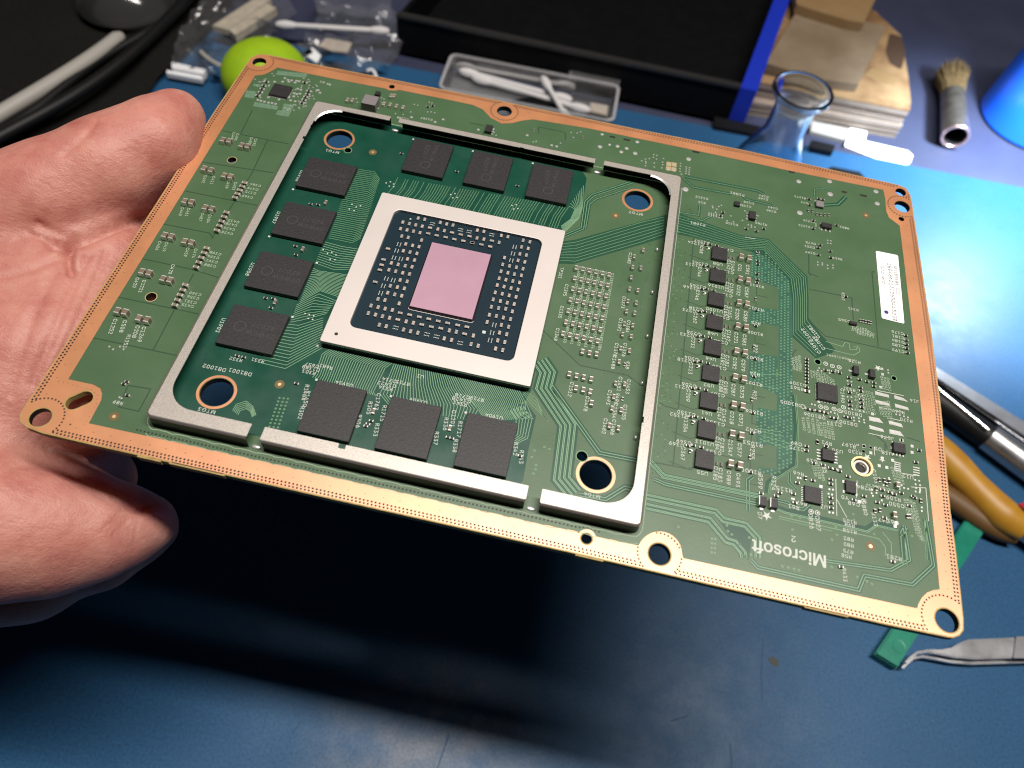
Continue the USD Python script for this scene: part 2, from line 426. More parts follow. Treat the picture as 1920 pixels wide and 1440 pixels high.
bus([(1012, 676), (1027, 698), (1019, 728), (1065, 797), (1053, 897), (1077, 926)], 5.0, 8, lw=0.16, spread=0.66)
bus([(1033, 722), (1124, 849), (1200, 864)], 1.7, 2, lw=0.16, spread=0.42)
bus([(1086, 927), (1136, 936), (1172, 914), (1184, 917)], 1.6, 2, lw=0.15, spread=0.42)
bus([(1186, 341), (1112, 366), (1099, 378), (1092, 428), (1050, 446)], 1.5, 2, spread=0.5)
bus([(1190, 350), (1118, 373), (1106, 383), (1098, 428)], 0.8, 1)
bus([(1212, 931), (1342, 959), (1357, 975), (1398, 984), (1421, 1009), (1421, 1046)], 1.9, 4, lw=0.15, spread=0.5)
bus([(1212, 949), (1330, 975), (1362, 1013), (1378, 1018), (1393, 1036), (1395, 1046)], 2.1, 4, lw=0.15, spread=0.5)
bus([(1408, 1050), (1421, 1064), (1610, 1106), (1621, 1079), (1711, 1096), (1750, 1060), (1735, 972)], 1.3, 2, lw=0.15, spread=0.45)
bus([(1545, 1051), (1670, 1069), (1705, 1050), (1695, 985)], 1.2, 2, lw=0.15, spread=0.45)
bus([(1220, 866), (1245, 893), (1432, 932)], 1.7, 4, lw=0.15, spread=0.45)
bus([(1226, 898), (1249, 908), (1420, 945)], 1.4, 2, lw=0.15, spread=0.4)
bus([(1458, 938), (1476, 942), (1486, 950), (1506, 955), (1517, 945)], 1.2, 2, spread=0.5)
bus([(1458, 952), (1473, 958), (1625, 993), (1641.7, 981.7), (1683, 991)], 1.5, 3, lw=0.14, spread=0.6)
bus([(1698, 988), (1692, 1000), (1697, 1058)], 1.7, 2, lw=0.14, spread=0.5)
bus([(1737, 975), (1741, 1050)], 1.2, 3, lw=0.12, spread=0.6)
bus([(1281, 334), (1300, 351), (1372, 364)], 1.0, 1)
bus([(1285, 331), (1420, 358), (1432, 364)], 1.2, 1)
bus([(1392, 367), (1400, 374), (1444, 384), (1449, 390)], 1.0, 1)
bus([(1312, 385), (1310, 404), (1272, 398)], 0.8, 0 or 1)
bus([(1336, 404), (1316, 414), (1308, 411)], 0.8, 1)
bus([(1542, 385), (1572, 383), (1586, 369)], 1.4, 1)
bus([(1527, 368), (1527, 356), (1538, 352), (1560, 357)], 0.7, 1)
bus([(1403, 958), (1402, 900), (1412, 893)], 1.1, 2, spread=0.6)
bus([(1438, 925), (1441, 905), (1456, 893), (1490, 872), (1493, 800), (1488, 740)], 1.3, 3, lw=.12, spread=0.66)
bus([(1480, 886), (1480, 904), (1494, 919)], 1.0, 2, spread=.6)
for o in np.linspace(0.08, 0.92, 7):                     # traces inside the two wide bands
    LINES.append((P2([(1045, 455 + 36 * o), (1079, 451 + 42 * o), (1200, 414 + 44 * o), (1245, 404 + 38 * o)]), 0.12))
    a = [(1264, 399 + 36 * o), (1300, 409.5 + 35 * o), (1388, 441.5 + 27 * o), (1441 - 10 * o, 449 + 20 * o), (1513 - 32 * o, 519 + 4 * o), (1515 - 29 * o, 558), (1515 - 29 * o, 598 + 32 * o), (1538 - 8 * o, 629 + 42 * o)]
    LINES.append((P2(a), 0.12))
LINES += [(P2([(1548, 640), (1580, 650), (1584, 642), (1592, 644), (1594, 655), (1606, 656), (1608, 648)]), .13), (P2([(1545, 652), (1600, 666), (1611, 660), (1611, 652), (1600, 650)]), .13)]
LINES += [(P2([(1421, 803), (1468, 811)]), .12), (P2([(1421, 808), (1470, 818)]), .12), (P2([(1424, 816), (1486, 833)]), .12), (P2([(1424, 823), (1482, 842)]), .12), (P2([(1410, 720), (1462, 730)]), .12), (P2([(1410, 695), (1420, 702), (1466, 702)]), .12),
          (P2([(1460, 968), (1648, 1010), (1660, 1026), (1660, 1042)]), .13), (P2([(1460, 972), (1560, 996)]), .12), (P2([(1655, 998), (1671, 1018), (1672, 1040)]), .13)]

G = GAPS.append
for q in [[(416.7, 245), (541.7, 270)], [(373, 303), (513, 324)], [(346.7, 358), (482, 385)], [(306.7, 420), (393, 437), (400, 447)], [(267, 485), (360, 505), (412, 521)], [(220, 556.7), (373, 588.5)], [(173, 633), (333, 666.7)],
          [(473, 206.7), (451.7, 250)], [(501.7, 262.5), (473, 323), (397, 447)], [(363, 513), (286.7, 656.7)], [(240, 722.5), (282.5, 729), (260, 771), (223, 763), (240, 722.5)],
          [(1300.8, 445), (1292.4, 545), (1276, 720), (1262, 873.5)], [(1222, 866), (1262, 873.5), (1296, 880.5), (1306, 873)],
          [(1019, 620), (1087.5, 685), (1178, 704), (1201, 722)], [(1517, 542), (1597, 558), (1600, 600)], [(1517, 600.6), (1547.5, 630), (1646.7, 651.7), (1676, 659)], [(1635, 508.7), (1646.7, 650)], [(1635, 509), (1641, 510)],
          [(1237, 754), (1246, 761), (1272, 768)], [(1516, 512), (1516, 450 + 60), (1520, 517)], [(1516, 468), (1517, 512), (1534, 519)], [(1700, 820), (1725, 828)], [(1640, 815), (1660, 830), (1664, 842)],
          [(1659, 833), (1660, 852), (1685, 858)], [(1493, 655), (1486, 664), (1492, 690)], [(906, 247), (906, 255)], [(880, 230), (920, 238)], [(1010, 250), (1010, 238), (1060, 248), (1060, 262)]]:
    G((q, 0.30))
PCY = [94.51, 86.27, 77.91, 69.98, 61.79, 53.66, 45.46, 37.17, 29.15]
PCX = 152.4
gap_mm = []
for y in PCY:                                             # the pour round each power stage
    gap_mm += [[(144.4, y - 2.0), (148.8, y - 2.9), (150.1, y - 2.2)], [(154.6, y + 2.1), (156.0, y + 2.6), (163.4, y + 2.4), (163.4, y - 3.2), (166.4, y - 3.2)]]
gapg = union_all([LineString(P2(q)).buffer(w * MM / 2, cap_style='flat') for q, w in GAPS] + [LineString(np.array(q) * MM).buffer(0.11 * MM, cap_style='flat') for q in gap_mm])

# ---- trace fans between memory and processor: n traces interpolated between two rails
def fan(A, B, n, lw=0.13, skip=0.0):
    A, B = np.array(P2(A)), np.array(P2(B))
    for k in range(n):
        t = k / (n - 1)
        if random.random() < skip:
            continue
        LINES.append(([tuple(p) for p in A * (1 - t) + B * t], lw))


fan([(662, 316), (702, 322), (712, 336)], [(616, 446), (660, 455), (676, 447)], 38, .12)
fan([(607, 453), (640, 462), (690, 470)], [(591, 493), (625, 505), (658, 506)], 11)
fan([(587, 503), (598, 508), (656, 516)], [(562, 566), (600, 545), (634, 556)], 17)
fan([(556, 572), (598, 551), (630, 564)], [(545, 604), (566, 600), (612, 588)], 9)
fan([(541, 608), (560, 610), (606, 596)], [(484, 679), (535, 691), (604, 652)], 14)
fan([(623, 652), (604, 664), (592, 700), (586, 708)], [(736, 680), (722, 690), (700, 735), (704, 742)], 27)
fan([(740, 680), (726, 714), (712, 738), (730, 760)], [(850, 700), (866, 730), (896, 768), (884, 790)], 30)
fan([(854, 700), (880, 745), (905, 780), (905, 790)], [(968, 722), (984, 752), (986, 770), (1000, 785)], 27)
fan([(955, 766), (968, 785), (966, 812), (960, 820)], [(985, 752), (998, 783), (989, 822), (964, 834)], 6)
fan([(746, 333), (738, 350), (722, 368)], [(1066, 388), (1052, 408), (1044, 428)], 66, .11, .12)
fan([(1066, 386), (1078, 392), (1070, 411), (1052, 424)], [(1094, 348), (1092, 388), (1085, 410), (1056, 438)], 9)
fan([(436, 770), (443, 758), (462, 752), (474, 762), (480, 778)], [(446, 778), (450, 770), (462, 766), (470, 772), (473, 782)], 5)
fan([(984, 732), (1006, 748), (1020, 782)], [(980, 738), (1000, 762), (1028, 790)], 4, .12)

chan_g = union_all(chan).intersection(MASK).difference(ALLH)
mem_g = mem.intersection(MASK).difference(ALLH)
obj('dark_mask_area', sheet(mem_g, Z1), LOOKS['mask_dark'], PCB)
obj('dark_mask_area', sheet(tw.difference(ALLH), Z1), LOOKS['mask_teal'], PCB)
obj('trace_channel', sheet(chan_g.difference(mem_g), Z2), LOOKS['mask_channel'], PCB)
tag(obj('pour_gap', sheet(gapg.intersection(MASK).difference(chan_g), Z2 + 0.002 * MM), LOOKS['mask_gap'], PCB), kind='stuff')
fine = [ribbon(p, w * MM, Z3) for p, w in LINES if w <= 0.125]
bold = [ribbon(p, w * MM, Z3) for p, w in LINES if w > 0.125]
tag(obj('copper_trace', cat(fine), LOOKS['trace_green'], PCB), kind='stuff')
tag(obj('copper_trace', cat(bold), LOOKS['trace_pale'], PCB), kind='stuff')

# ---- vias and test points in the green area
def ring_mesh(x, y, ro, ri, z, n=10):
    a = np.linspace(0, 2 * np.pi, n, endpoint=False)
    v = [(x + ro * math.cos(k), y + ro * math.sin(k), z) for k in a] + [(x + ri * math.cos(k), y + ri * math.sin(k), z) for k in a]
    f = []
    for k in range(n):
        q = (k + 1) % n
        f += [(k, q, n + q), (k, n + q, n + k)]
    return trimesh.Trimesh(v, f, process=False)


def disc_mesh(x, y, r, z, n=10, dome=0.0):
    a = np.linspace(0, 2 * np.pi, n, endpoint=False)
    v = [(x + r * math.cos(k), y + r * math.sin(k), z) for k in a] + [(x, y, z + dome)]
    return trimesh.Trimesh(v, [(k, (k + 1) % n, n) for k in range(n)], process=False)


dark, pale = [], []
L = LineString(P2([(257, 806), (400, 838), (700, 905), (1000, 970), (1085, 989), (1105, 989), (1123, 997)]))
n = int(L.length / (0.88 * MM))
for i in range(n + 1):
    p = L.interpolate(i / n, normalized=True); dark.append(disc_mesh(p.x, p.y, 0.24 * MM, Z3, 8))
NROW = len(dark)
for q in tw.geoms if hasattr(tw, 'geoms') else [tw]:
    x0, y0, x1, y1 = q.bounds
    for i, x in enumerate(np.arange(x0 + .4 * MM, x1, 0.92 * MM)):
        for y in np.arange(y0 + (.4 if i % 2 else .85) * MM, y1, 0.92 * MM):
            if q.buffer(-.2 * MM).contains(Point(x, y)) and random.random() < .9:
                pale.append(ring_mesh(x, y, 0.22 * MM, 0.09 * MM, Z3 + .002 * MM)); dark.append(disc_mesh(x, y, 0.09 * MM, Z3 + .002 * MM, 6))
for (a, b, c), nx, ny in [(((524, 746), (545, 748), (505, 800)), 3, 9), (((1335, 1010), (1343, 1011), (1334, 1036)), 2, 4)]:
    a, b, c = U(*a)[:2], U(*b)[:2], U(*c)[:2]
    for i in range(nx):
        for j in range(ny):
            p = a + (b - a) * i / (nx - 1) * 0.75 + (c - a) * j / (ny - 1)
            pale.append(ring_mesh(*p, 0.24 * MM, 0.10 * MM, Z3)); dark.append(disc_mesh(*p, 0.10 * MM, Z3, 6))
for x in np.arange(140.8, 144, 1.15):                       # loose vias between the frame and the power stages
    for y in np.arange(22, 112, 0.98):
        if random.random() < .42:
            px_, py_ = (x + random.uniform(-.3, .3)) * MM, (y + random.uniform(-.3, .3)) * MM
            (dark if random.random() < .7 else pale).append(ring_mesh(px_, py_, 0.17 * MM, 0.07 * MM, Z3, 8))
for _ in range(150):
    x, y = random.uniform(126, 134), random.uniform(40, 100)
    if random.random() < .5:
        dark.append(ring_mesh(x * MM, y * MM, 0.16 * MM, 0.07 * MM, Z3, 8))
for _ in range(420):                                       # stitching vias scattered through the pour
    x, y = random.uniform(5, 206), random.uniform(5, 135)
    p = Point(x * MM, y * MM)
    if MASK.buffer(-1 * MM).contains(p) and not mem_g.contains(p) and not chan_g.contains(p):
        dark.append(disc_mesh(p.x, p.y, 0.085 * MM, Z3, 6))
for px_, py_ in [(1272, 988), (1363, 985), (1560, 1012), (1484, 968), (1500, 971), (1567, 988), (1639, 1001), (1569, 1003), (1467, 1062), (1478, 1064), (1489, 1067), (1498, 1069), (1607, 1082), (1635, 1095), (1625, 1090), (1559, 1063), (1021, 838), (1030, 842), (1002, 845), (1005, 872), (997, 857), (1004, 880), (1000, 888),
                 (1405, 1008), (1408, 1040), (1386, 1020), (1391, 1041), (1398, 1043), (1365, 996), (1372, 1002), (1601, 975), (1600, 964), (1486, 993), (1710, 1005), (1690, 1003)]:
    x, y = U(px_, py_)[:2]
    pale.append(ring_mesh(x, y, 0.28 * MM, 0.13 * MM, Z3)); dark.append(disc_mesh(x, y, 0.13 * MM, Z3, 6))
tag(obj('via', cat(dark[NROW:]), LOOKS['mask_gap'], PCB), kind='stuff')
tag(obj('via', cat(dark[:NROW]), LOOKS['via_dark'], PCB), kind='stuff')
tag(obj('via_ring', cat(pale), LOOKS['trace_green'], PCB), kind='stuff')
for h, hr in zip(MTG, MTG_RING):
    obj('mounting_ring', extr(disc(hr, 0, 24).difference(disc(h, .15 * MM, 24)).difference(union_all([disc(s, .25 * MM) for s in SIDE_HOLES])), -0.012 * MM, 0.012 * MM), LOOKS['copper'], PCB)
for s in SIDE_HOLES:
    obj('hole_rim', extr(disc(s, 0.22 * MM).difference(disc(s, .02 * MM)), -0.015 * MM, 0.008 * MM), LOOKS['trace_green' if s is not SIDE_HOLES[2] and s is not SIDE_HOLES[3] else 'gold'], PCB)
for px_, py_ in [(1623.7, 403.7), (1154.5, 404.2), (699, 285.3), (524.2, 720.5), (213.8, 780.8), (1632.5, 1024.2)]:
    x, y = U(px_, py_)[:2]
    f = obj('fiducial', disc_mesh(x, y, 1.15 * MM, Z3 + .004 * MM, 24), LOOKS['fiducial_brown'], PCB)
    obj('fiducial_dot', disc_mesh(x, y, 0.42 * MM, Z3 + .012 * MM, 16), LOOKS['gold'], PCB)
for px_, py_, r in [(1497.8, 340.3, .9), (1555.5, 340, .9), (1642.5, 359, .9), (1556.7, 364, 1.0), (1645, 381.7, .9), (1499.7, 399, 1.0), (1285.3, 355, 1.05), (1291.3, 298.3, .9), (1125, 275, .8), (1158, 274, .7), (1175, 278, .7), (1165, 284.7, .7), (1191, 287.5, .8), (1195, 266, .7), (1129, 251.7, .6), (1143, 271, .5)]:
    x, y = U(px_, py_)[:2]
    obj('test_point', disc_mesh(x, y, r * 0.85 * MM, Z3 + .004 * MM, 16, dome=0.12 * MM), LOOKS['tin'], PCB, smooth=True)
for px_, py_, w in [(1148.3, 256.7, 1.1), (1175, 262, 1.4), (1305, 285, 1.5), (1484.2, 322.5, 1.2), (1583, 360, 0.9), (1619, 366.7, 1.5)]:
    x, y = U(px_, py_)[:2]
    obj('slot_hole', sheet(LineString([(x - w / 2 * MM, y), (x + w / 2 * MM, y)]).buffer(.4 * MM), Z3 + .004 * MM), LOOKS['via_dark'], PCB)
for h in HOLES + MTG + SIDE_HOLES:                           # a dark lining inside each hole
    obj('hole_wall', lathe([(h[1] * .985, -.10 * MM), (h[1] * .985, -TH)], 28).apply_translation([h[0].x, h[0].y, 0]), LOOKS['via_dark'], PCB, smooth=True)
# threaded brass stand-off
x, y = STAND[0].x, STAND[0].y; r = STAND[1]
so = thing('threaded_insert', (x, y, 0), PCB)
obj('flange', lathe([(r * 1.22, 0.0), (r * 1.22, 0.25 * MM), (r * .98, 0.25 * MM), (r * .98, -1.2 * MM)], 28), LOOKS['gold'], so, smooth=30)
obj('sleeve', lathe([(r * .86, -1.2 * MM), (r * .86, -0.35 * MM), (r * .66, -0.35 * MM)] + [(r * (.66 - .05 * (k % 2)), -0.35 * MM - .16 * MM * k) for k in range(1, 9)], 28), LOOKS['tin'], so, smooth=30)
obj('bore', disc_mesh(0, 0, r * .97, -1.25 * MM, 20), LOOKS['via_dark'], so)
# ------------------------------------------------------------------ memory chips, power stages, processor
def rbox(sx, sy, r=0.15 * MM):
    return box(-sx / 2 + r, -sy / 2 + r, sx / 2 - r, sy / 2 - r).buffer(r, quad_segs=3)


chipV, chipH = cbox(12 * MM, 14 * MM, 1.25 * MM, .07 * MM, .1 * MM), cbox(14 * MM, 12 * MM, 1.25 * MM, .07 * MM, .1 * MM)
for x, y in [(40.3, 92.2), (40.3, 73.75), (40.35, 55.3), (40.5, 37.3)]:
    obj('memory_chip', chipH, LOOKS['chip_black'], PCB, at=(x * MM, y * MM, 0))
for x, y in [(66.2, 20.45), (84.2, 20.45), (102.4, 20.5), (65.5, 107.7), (83.55, 107.7), (101.75, 107.65)]:
    obj('memory_chip', chipV, LOOKS['chip_black'], PCB, at=(x * MM, y * MM, 0))
pwr = cbox(4.3 * MM, 4.6 * MM, 1.0 * MM, .05 * MM, .02 * MM)
for y in PCY:
    obj('power_chip', pwr, LOOKS['chip_black'], PCB, at=(PCX * MM, y * MM, 0))

SOC = thing('processor', (83.3 * MM, 63.3 * MM, 0), PCB)
ZS = 1.75 * MM
obj('package_substrate', extr(rbox(51.6 * MM, 51.6 * MM, .3 * MM), .45 * MM, ZS), LOOKS['substrate_blue'], SOC)
obj('solder_ball_edge', extr(rbox(50.4 * MM, 50.4 * MM), .02 * MM, .44 * MM), LOOKS['underfill'], SOC)
# the metal stiffener, its rims rounded
inner = box(-20.7 * MM, -20.1 * MM, 20.5 * MM, 20.9 * MM).buffer(-1.9 * MM).buffer(1.9 * MM, quad_segs=10)
outer = rbox(51.9 * MM, 51.9 * MM, .5 * MM)
dot = Point((66.0 - 83.3) * MM - 5.4 * MM, (40.2 - 63.3) * MM).buffer(0.45 * MM)
E_ = .12 * MM


def plate(outer, inner, z0, z1, e, dot):
    """A plate with a window; its edges rounded by steps of e."""
    ms = []
    def band(p0, za, p1, zb):
        a, b = np.array(p0.exterior.coords)[:-1], np.array(p1.exterior.coords)[:-1]
        n = len(a)
        if len(b) != n:
            return
        v = [(x, y, za) for x, y in a] + [(x, y, zb) for x, y in b]
        f = []
        for i in range(n):
            j = (i + 1) % n
            f += [(i, j, n + j), (i, n + j, n + i)]
        m_ = trimesh.Trimesh(v, f, process=False); ms.append(m_)
    sc = lambda p, d: affinity.scale(p, (p.bounds[2] - p.bounds[0] + 2 * d) / (p.bounds[2] - p.bounds[0]), (p.bounds[3] - p.bounds[1] + 2 * d) / (p.bounds[3] - p.bounds[1]))
    from shapely.geometry.polygon import orient
    outer, inner = orient(outer), orient(inner, -1.0)
    prof = [(0, z1 - e), (e * .3, z1 - e * .3), (e, z1)]
    for (d0, za), (d1, zb) in zip([(0, z0)] + prof, prof):
        band(sc(outer, -d0), za, sc(outer, -d1), zb)
        band(sc(inner, d0), za, sc(inner, d1), zb)
    ms.append(sheet(Polygon(sc(outer, -e).exterior, [sc(inner, e).exterior]).difference(dot), z1))
    return cat(ms)


obj('stiffener_frame', plate(outer, inner, ZS + .01 * MM, 2.62 * MM, E_, dot), LOOKS['stiffener'], SOC)
obj('pin_mark', disc_mesh((66.0 - 83.3) * MM - 5.4 * MM, (40.2 - 63.3) * MM, .5 * MM, 2.58 * MM, 16), LOOKS['via_dark'], SOC)
die_at = ((83.3 - 83.3) * MM, (64.15 - 63.3) * MM, 0)
obj('die', cbox(16.1 * MM, 22.1 * MM, .68 * MM, .03 * MM, ZS + .15 * MM), LOOKS['die_pink'], SOC, at=die_at)
obj('underfill', extr(rbox(16.9 * MM, 23.0 * MM, .8 * MM), ZS, ZS + .16 * MM), LOOKS['underfill'], SOC, at=die_at)
ub = rbox(17.0 * MM, 23.3 * MM, .8 * MM)
obj('underfill_rim', extr(ub.difference(affinity.translate(rbox(16.75 * MM, 23.0 * MM, .8 * MM), 0, .1 * MM)).intersection(box(-1, -1, 1, -10.9 * MM)), ZS, ZS + .05 * MM), LOOKS['stiffener'], SOC, at=die_at)

A_, B_, C_, D_ = (660, 380), (860, 400), (600, 540), (820, 560)
SV = {A_: [(993,240),(1090,258),(1325,305),(1420,328),(1515,345),(762,300),(860,322),(955,342),(1053,362),(728,398),(825,418),(922,437),(1020,458),(1287,405),(1385,428),(745,510),(843,530),(1043,570),(805,628),(908,650),(1005,668),(770,730),(870,750),(973,770),(832,852),(937,870),(590,912),(692,935),(798,955),(900,970),(553,1015),(655,1038),(760,1060),(862,1078),(722,1168),(827,1190),(575,1255),(680,1275),(785,1295),(535,1360),(640,1385),(745,1405)],
      B_: [(280,262),(378,280),(275,378),(378,395),(640,340),(738,358),(607,445),(967,412),(1068,435),(942,513),(1042,535),(918,617),(1015,635),(890,715),(992,738),(865,818),(965,840),(687,672),(660,775),(762,797),(635,878),(738,900),(835,922),(940,940),(607,983),(708,1005),(812,1025),(912,1047),(578,1085),(680,1108),(785,1130),(888,1152),(548,1195),(653,1215),(757,1240),(860,1262),(518,1300),(625,1325),(728,1350),(832,1370),(490,1410),(598,1430),(705,1440)],
      C_: [(870,172),(973,190),(1187,240),(765,272),(872,295),(977,318),(1085,338),(725,385),(832,408),(937,432),(1043,455),(1292,510),(1400,530),(890,560),(993,582),(1253,632),(1358,658),(1467,680)],
      D_: [(1125,200),(780,250),(885,268),(990,292),(1097,315),(747,358),(960,402),(1068,430),(932,518),(1040,543),(905,635),(1012,660),(873,757),(980,780),(180,485),(285,505),(540,562),(103,605),(213,628),(505,690),(612,715)]}
SH = {A_: [(1170,383),(1142,468),(1270,498),(1405,525),(1535,555),(1670,580),(1800,610),(1500,455),(1630,485),(1762,510),(540,697),(473,860),(445,940),(418,1015),(348,1195)],
      B_: [(205,445),(340,475),(472,505),(498,418)],
      C_: [(1203,380),(1345,408),(1490,440),(1632,470),(1773,503),(1168,480),(1527,555),(1670,588),(1812,612)],
      D_: [(155,372),(305,403),(443,430),(410,535)]}
AH = {A_: [(1205,318),(1628,408),(1758,435)], B_: [(495,322)], C_: [(1135,595),(1603,695),(1748,728)], D_: [(342,665)]}
AV = {A_: [(705,625),(670,722),(630,827),(733,845),(515,1140),(618,1163),(470,1248),(430,1357)], B_: [(840,505),(815,605),(790,705)], D_: [(855,395),(822,512),(792,625)]}
soc_cap = cbox(.70 * MM, 1.14 * MM, .55 * MM, .04 * MM)
for src, rz in ((SV, 0), (SH, 90)):
    for (ox, oy), L in src.items():
        for a, b in L:
            p = U(ox + a / 8, oy + b / 8 - .6, ZS + .4 * MM)
            obj('capacitor', soc_cap, LOOKS['cap_soc'], SOC, at=(p[0] - 83.3 * MM, p[1] - 63.3 * MM, ZS), rz=rz + random.uniform(-1.5, 1.5))
pads = []
for src, rot in ((AH, 0), (AV, 1)):
    for (ox, oy), L in src.items():
        for a, b in L:
            p = U(ox + a / 8, oy + b / 8, ZS)[:2] - np.array([83.3, 63.3]) * MM
            for i in range(4):
                for j in range(2):
                    u, w = (i - 1.5) * .36 * MM, (j - .5) * .78 * MM
                    q = p + ((u, w) if not rot else (w, u))
                    s = cbox(.2 * MM, .24 * MM, .03 * MM); s.apply_translation([q[0], q[1], ZS]); pads.append(s)
tag(obj('solder_pad', cat(pads), LOOKS['silk'], SOC), kind='stuff')
for px_, py_, s in [(769.7, 410.6, .42), (907.5, 622.7, .85)]:
    p = U(px_, py_, ZS)
    obj('white_mark', cbox(s * MM, s * MM, .02 * MM), LOOKS['silk'], SOC, at=(p[0] - 83.3 * MM, p[1] - 63.3 * MM, ZS))

# ------------------------------------------------------------------ shield frame round the processor and its memory
FR = thing('shield_frame', (0, 0, 0), PCB)
x0, y0, x1, y1, FZ = 27.95 * MM, 7.65 * MM, 139.2 * MM, 119.0 * MM, 4.1 * MM
fo = box(x0, y0, x1, y1).buffer(-1.6 * MM).buffer(1.6 * MM, quad_segs=8)
ib = box(x0 + 2.7 * MM, y0 + 3.7 * MM, x1 - 2.8 * MM, y1 - 2.4 * MM)
fi = ib.buffer(-6.5 * MM).buffer(6.5 * MM, quad_segs=10)
top = fo.buffer(-.25 * MM).difference(fi)
cuts = []
def cut(px_, w, h, y):
    x = U(*px_, FZ)[0]
    cuts.append(box(x - w / 2 * MM, y - h / 2 * MM, x + w / 2 * MM, y + h / 2 * MM))
cut((477, 815), 3.0, 9, y0); cut((1001, 930), 3.1, 9, y0)
gap_bottom = list(cuts)
cut((738, 228), 2.7, 8, y1); cut((1124, 305), 2.7, 8, y1)
gaps = list(cuts)
def notch(px_, sx, sy):
    p = U(*px_, FZ); cuts.append(box(p[0] - sx / 2 * MM, p[1] - sy / 2 * MM, p[0] + sx / 2 * MM, p[1] + sy / 2 * MM))
notch((642, 835), 1.6, 1.6); notch((572, 258), 1.4, 1.1); notch((1202, 786), 1.3, 1.6); notch((978, 279), 1.3, 1.2); notch((586, 236), 1.2, .8)
top = top.difference(union_all(cuts))
bars = list(top.geoms) if hasattr(top, 'geoms') else [top]
for b in bars:
    # the upper face with a rolled outer edge
    e = .45 * MM
    lip = b.intersection(fo.buffer(-.55 * MM))
    ms = [extr(lip, FZ - .22 * MM, FZ)]
    obj('frame_bar', cat(ms), LOOKS['frame_steel'], FR)
rings_ = [(fo.buffer(-.57 * MM), FZ - .005 * MM), (fo.buffer(-.30 * MM), FZ - .07 * MM), (fo.buffer(-.10 * MM), FZ - .24 * MM), (fo, FZ - .52 * MM)]
def loop_pts(poly, n=900):
    L = poly.exterior; return np.array([L.interpolate(k / n, normalized=True).coords[0] for k in range(n)])
def skin(rs, holes, n=900):
    """A band through the outlines rs of (polygon, z), left open where it crosses holes."""
    base = loop_pts(fo, n); pts = []
    for poly, z in rs:
        L = poly.exterior
        pts.append(np.c_[np.array([L.interpolate(L.project(Point(*q))).coords[0] for q in base]), np.full(n, z)])
    h = union_all(holes).buffer(.02 * MM)
    bad = np.array([h.contains(Point(*q)) for q in base])
    v = np.vstack(pts); f = []
    for r in range(len(rs) - 1):
        for i in range(n):
            j = (i + 1) % n
            if bad[i] or bad[j]:
                continue
            f += [(r * n + i, (r + 1) * n + i, (r + 1) * n + j), (r * n + i, (r + 1) * n + j, r * n + j)]
    m_ = trimesh.Trimesh(v, f, process=False); m_.remove_unreferenced_vertices(); return m_
obj('rolled_edge', skin(rings_, gaps), LOOKS['frame_edge'], FR, smooth=True)
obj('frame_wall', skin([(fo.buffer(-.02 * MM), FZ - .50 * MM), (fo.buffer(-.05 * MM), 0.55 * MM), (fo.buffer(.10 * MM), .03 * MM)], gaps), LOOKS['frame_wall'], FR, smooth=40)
# inner lip of the two far corners
for cx_, s in ((x0 + 2.7 * MM + 6.5 * MM, 1), (x1 - 2.8 * MM - 6.5 * MM, -1)):
    cy_ = y1 - 2.4 * MM - 6.5 * MM
    a = np.linspace(math.pi / 2, math.pi, 14) if s > 0 else np.linspace(0, math.pi / 2, 14)
    v = [(cx_ + r * MM * math.cos(k), cy_ + r * MM * math.sin(k), z) for r, z in ((6.52, FZ + .01 * MM), (6.05, FZ - .30 * MM)) for k in a]
    f = []
    for i in range(13):
        f += [(i, 15 + i, i + 1), (i, 14 + i, 15 + i)]
    obj('corner_lip', (v, f), LOOKS['tin'], FR, smooth=True)
# solder along the foot of the frame
base = loop_pts(fo.buffer(.9 * MM), 700); seg, cur = [], []
for i, q in enumerate(base):
    w = 0.35 * meshkit.noise(np.array([q[0] * 260, q[1] * 260, 1.5])) + .25 * math.sin(i * .42) ** 8
    p = q + np.array([0, -1.0 if q[1] < y0 + .002 else 0]) * (w - .2) * MM
    cur.append((p[0], p[1], .01 * MM))
tag(obj('solder_fillet', tube(np.array(cur + cur[:1])[::1], .09 * MM, 5), LOOKS['silk_dim'], FR), kind='stuff')
low = [c for c in cur if c[1] < y0 + .3 * MM and c[0] > x0]
low = np.array(sorted(low))
tag(obj('flux_line', tube(low + [0, -1.75 * MM, 0], .08 * MM, 5), LOOKS['silk_dim'], FR), kind='stuff')
for px_, py_ in [(1231, 470), (1222, 550), (1213, 632), (1203, 720), (1191, 822)]:
    p = U(px_, py_)
    b = trimesh.creation.icosphere(2, .55 * MM); b.apply_scale([.8, 1.1, 1.2]); obj('solder_bead', b, LOOKS['tin'], FR, smooth=True, at=(min(p[0], x1 - 3.2 * MM), p[1], .3 * MM))
for k, g in enumerate(gaps):                                # solder feet seen through the gaps
    c = g.centroid
    b = trimesh.creation.icosphere(2, 1.0 * MM); b.apply_scale([1.1, .55, .35])
    obj('solder_foot', b, LOOKS['tin'], FR, smooth=True, at=(c.x, (y0 + .3 * MM) if k < 2 else (y1 - 1.5 * MM), .1 * MM))
# ------------------------------------------------------------------ capacitors, resistors and other parts of the board
LIMIT = {}
REST = {}


def part(name, proto, look, x, y, z=0.0, rz=0.0, kind=None):
    """One soldered piece, a part of its own up to 290 of its name; the smallest past that are gathered."""
    LIMIT[name] = LIMIT.get(name, 0) + 1
    if LIMIT[name] <= 290:
        return obj(name, proto, LOOKS[look], PCB, at=(x, y, z), rz=rz)
    c = proto.copy(); c.apply_transform(trimesh.transformations.rotation_matrix(math.radians(rz), [0, 0, 1])); c.apply_translation([x, y, z])
    REST.setdefault((name, look), []).append(c)


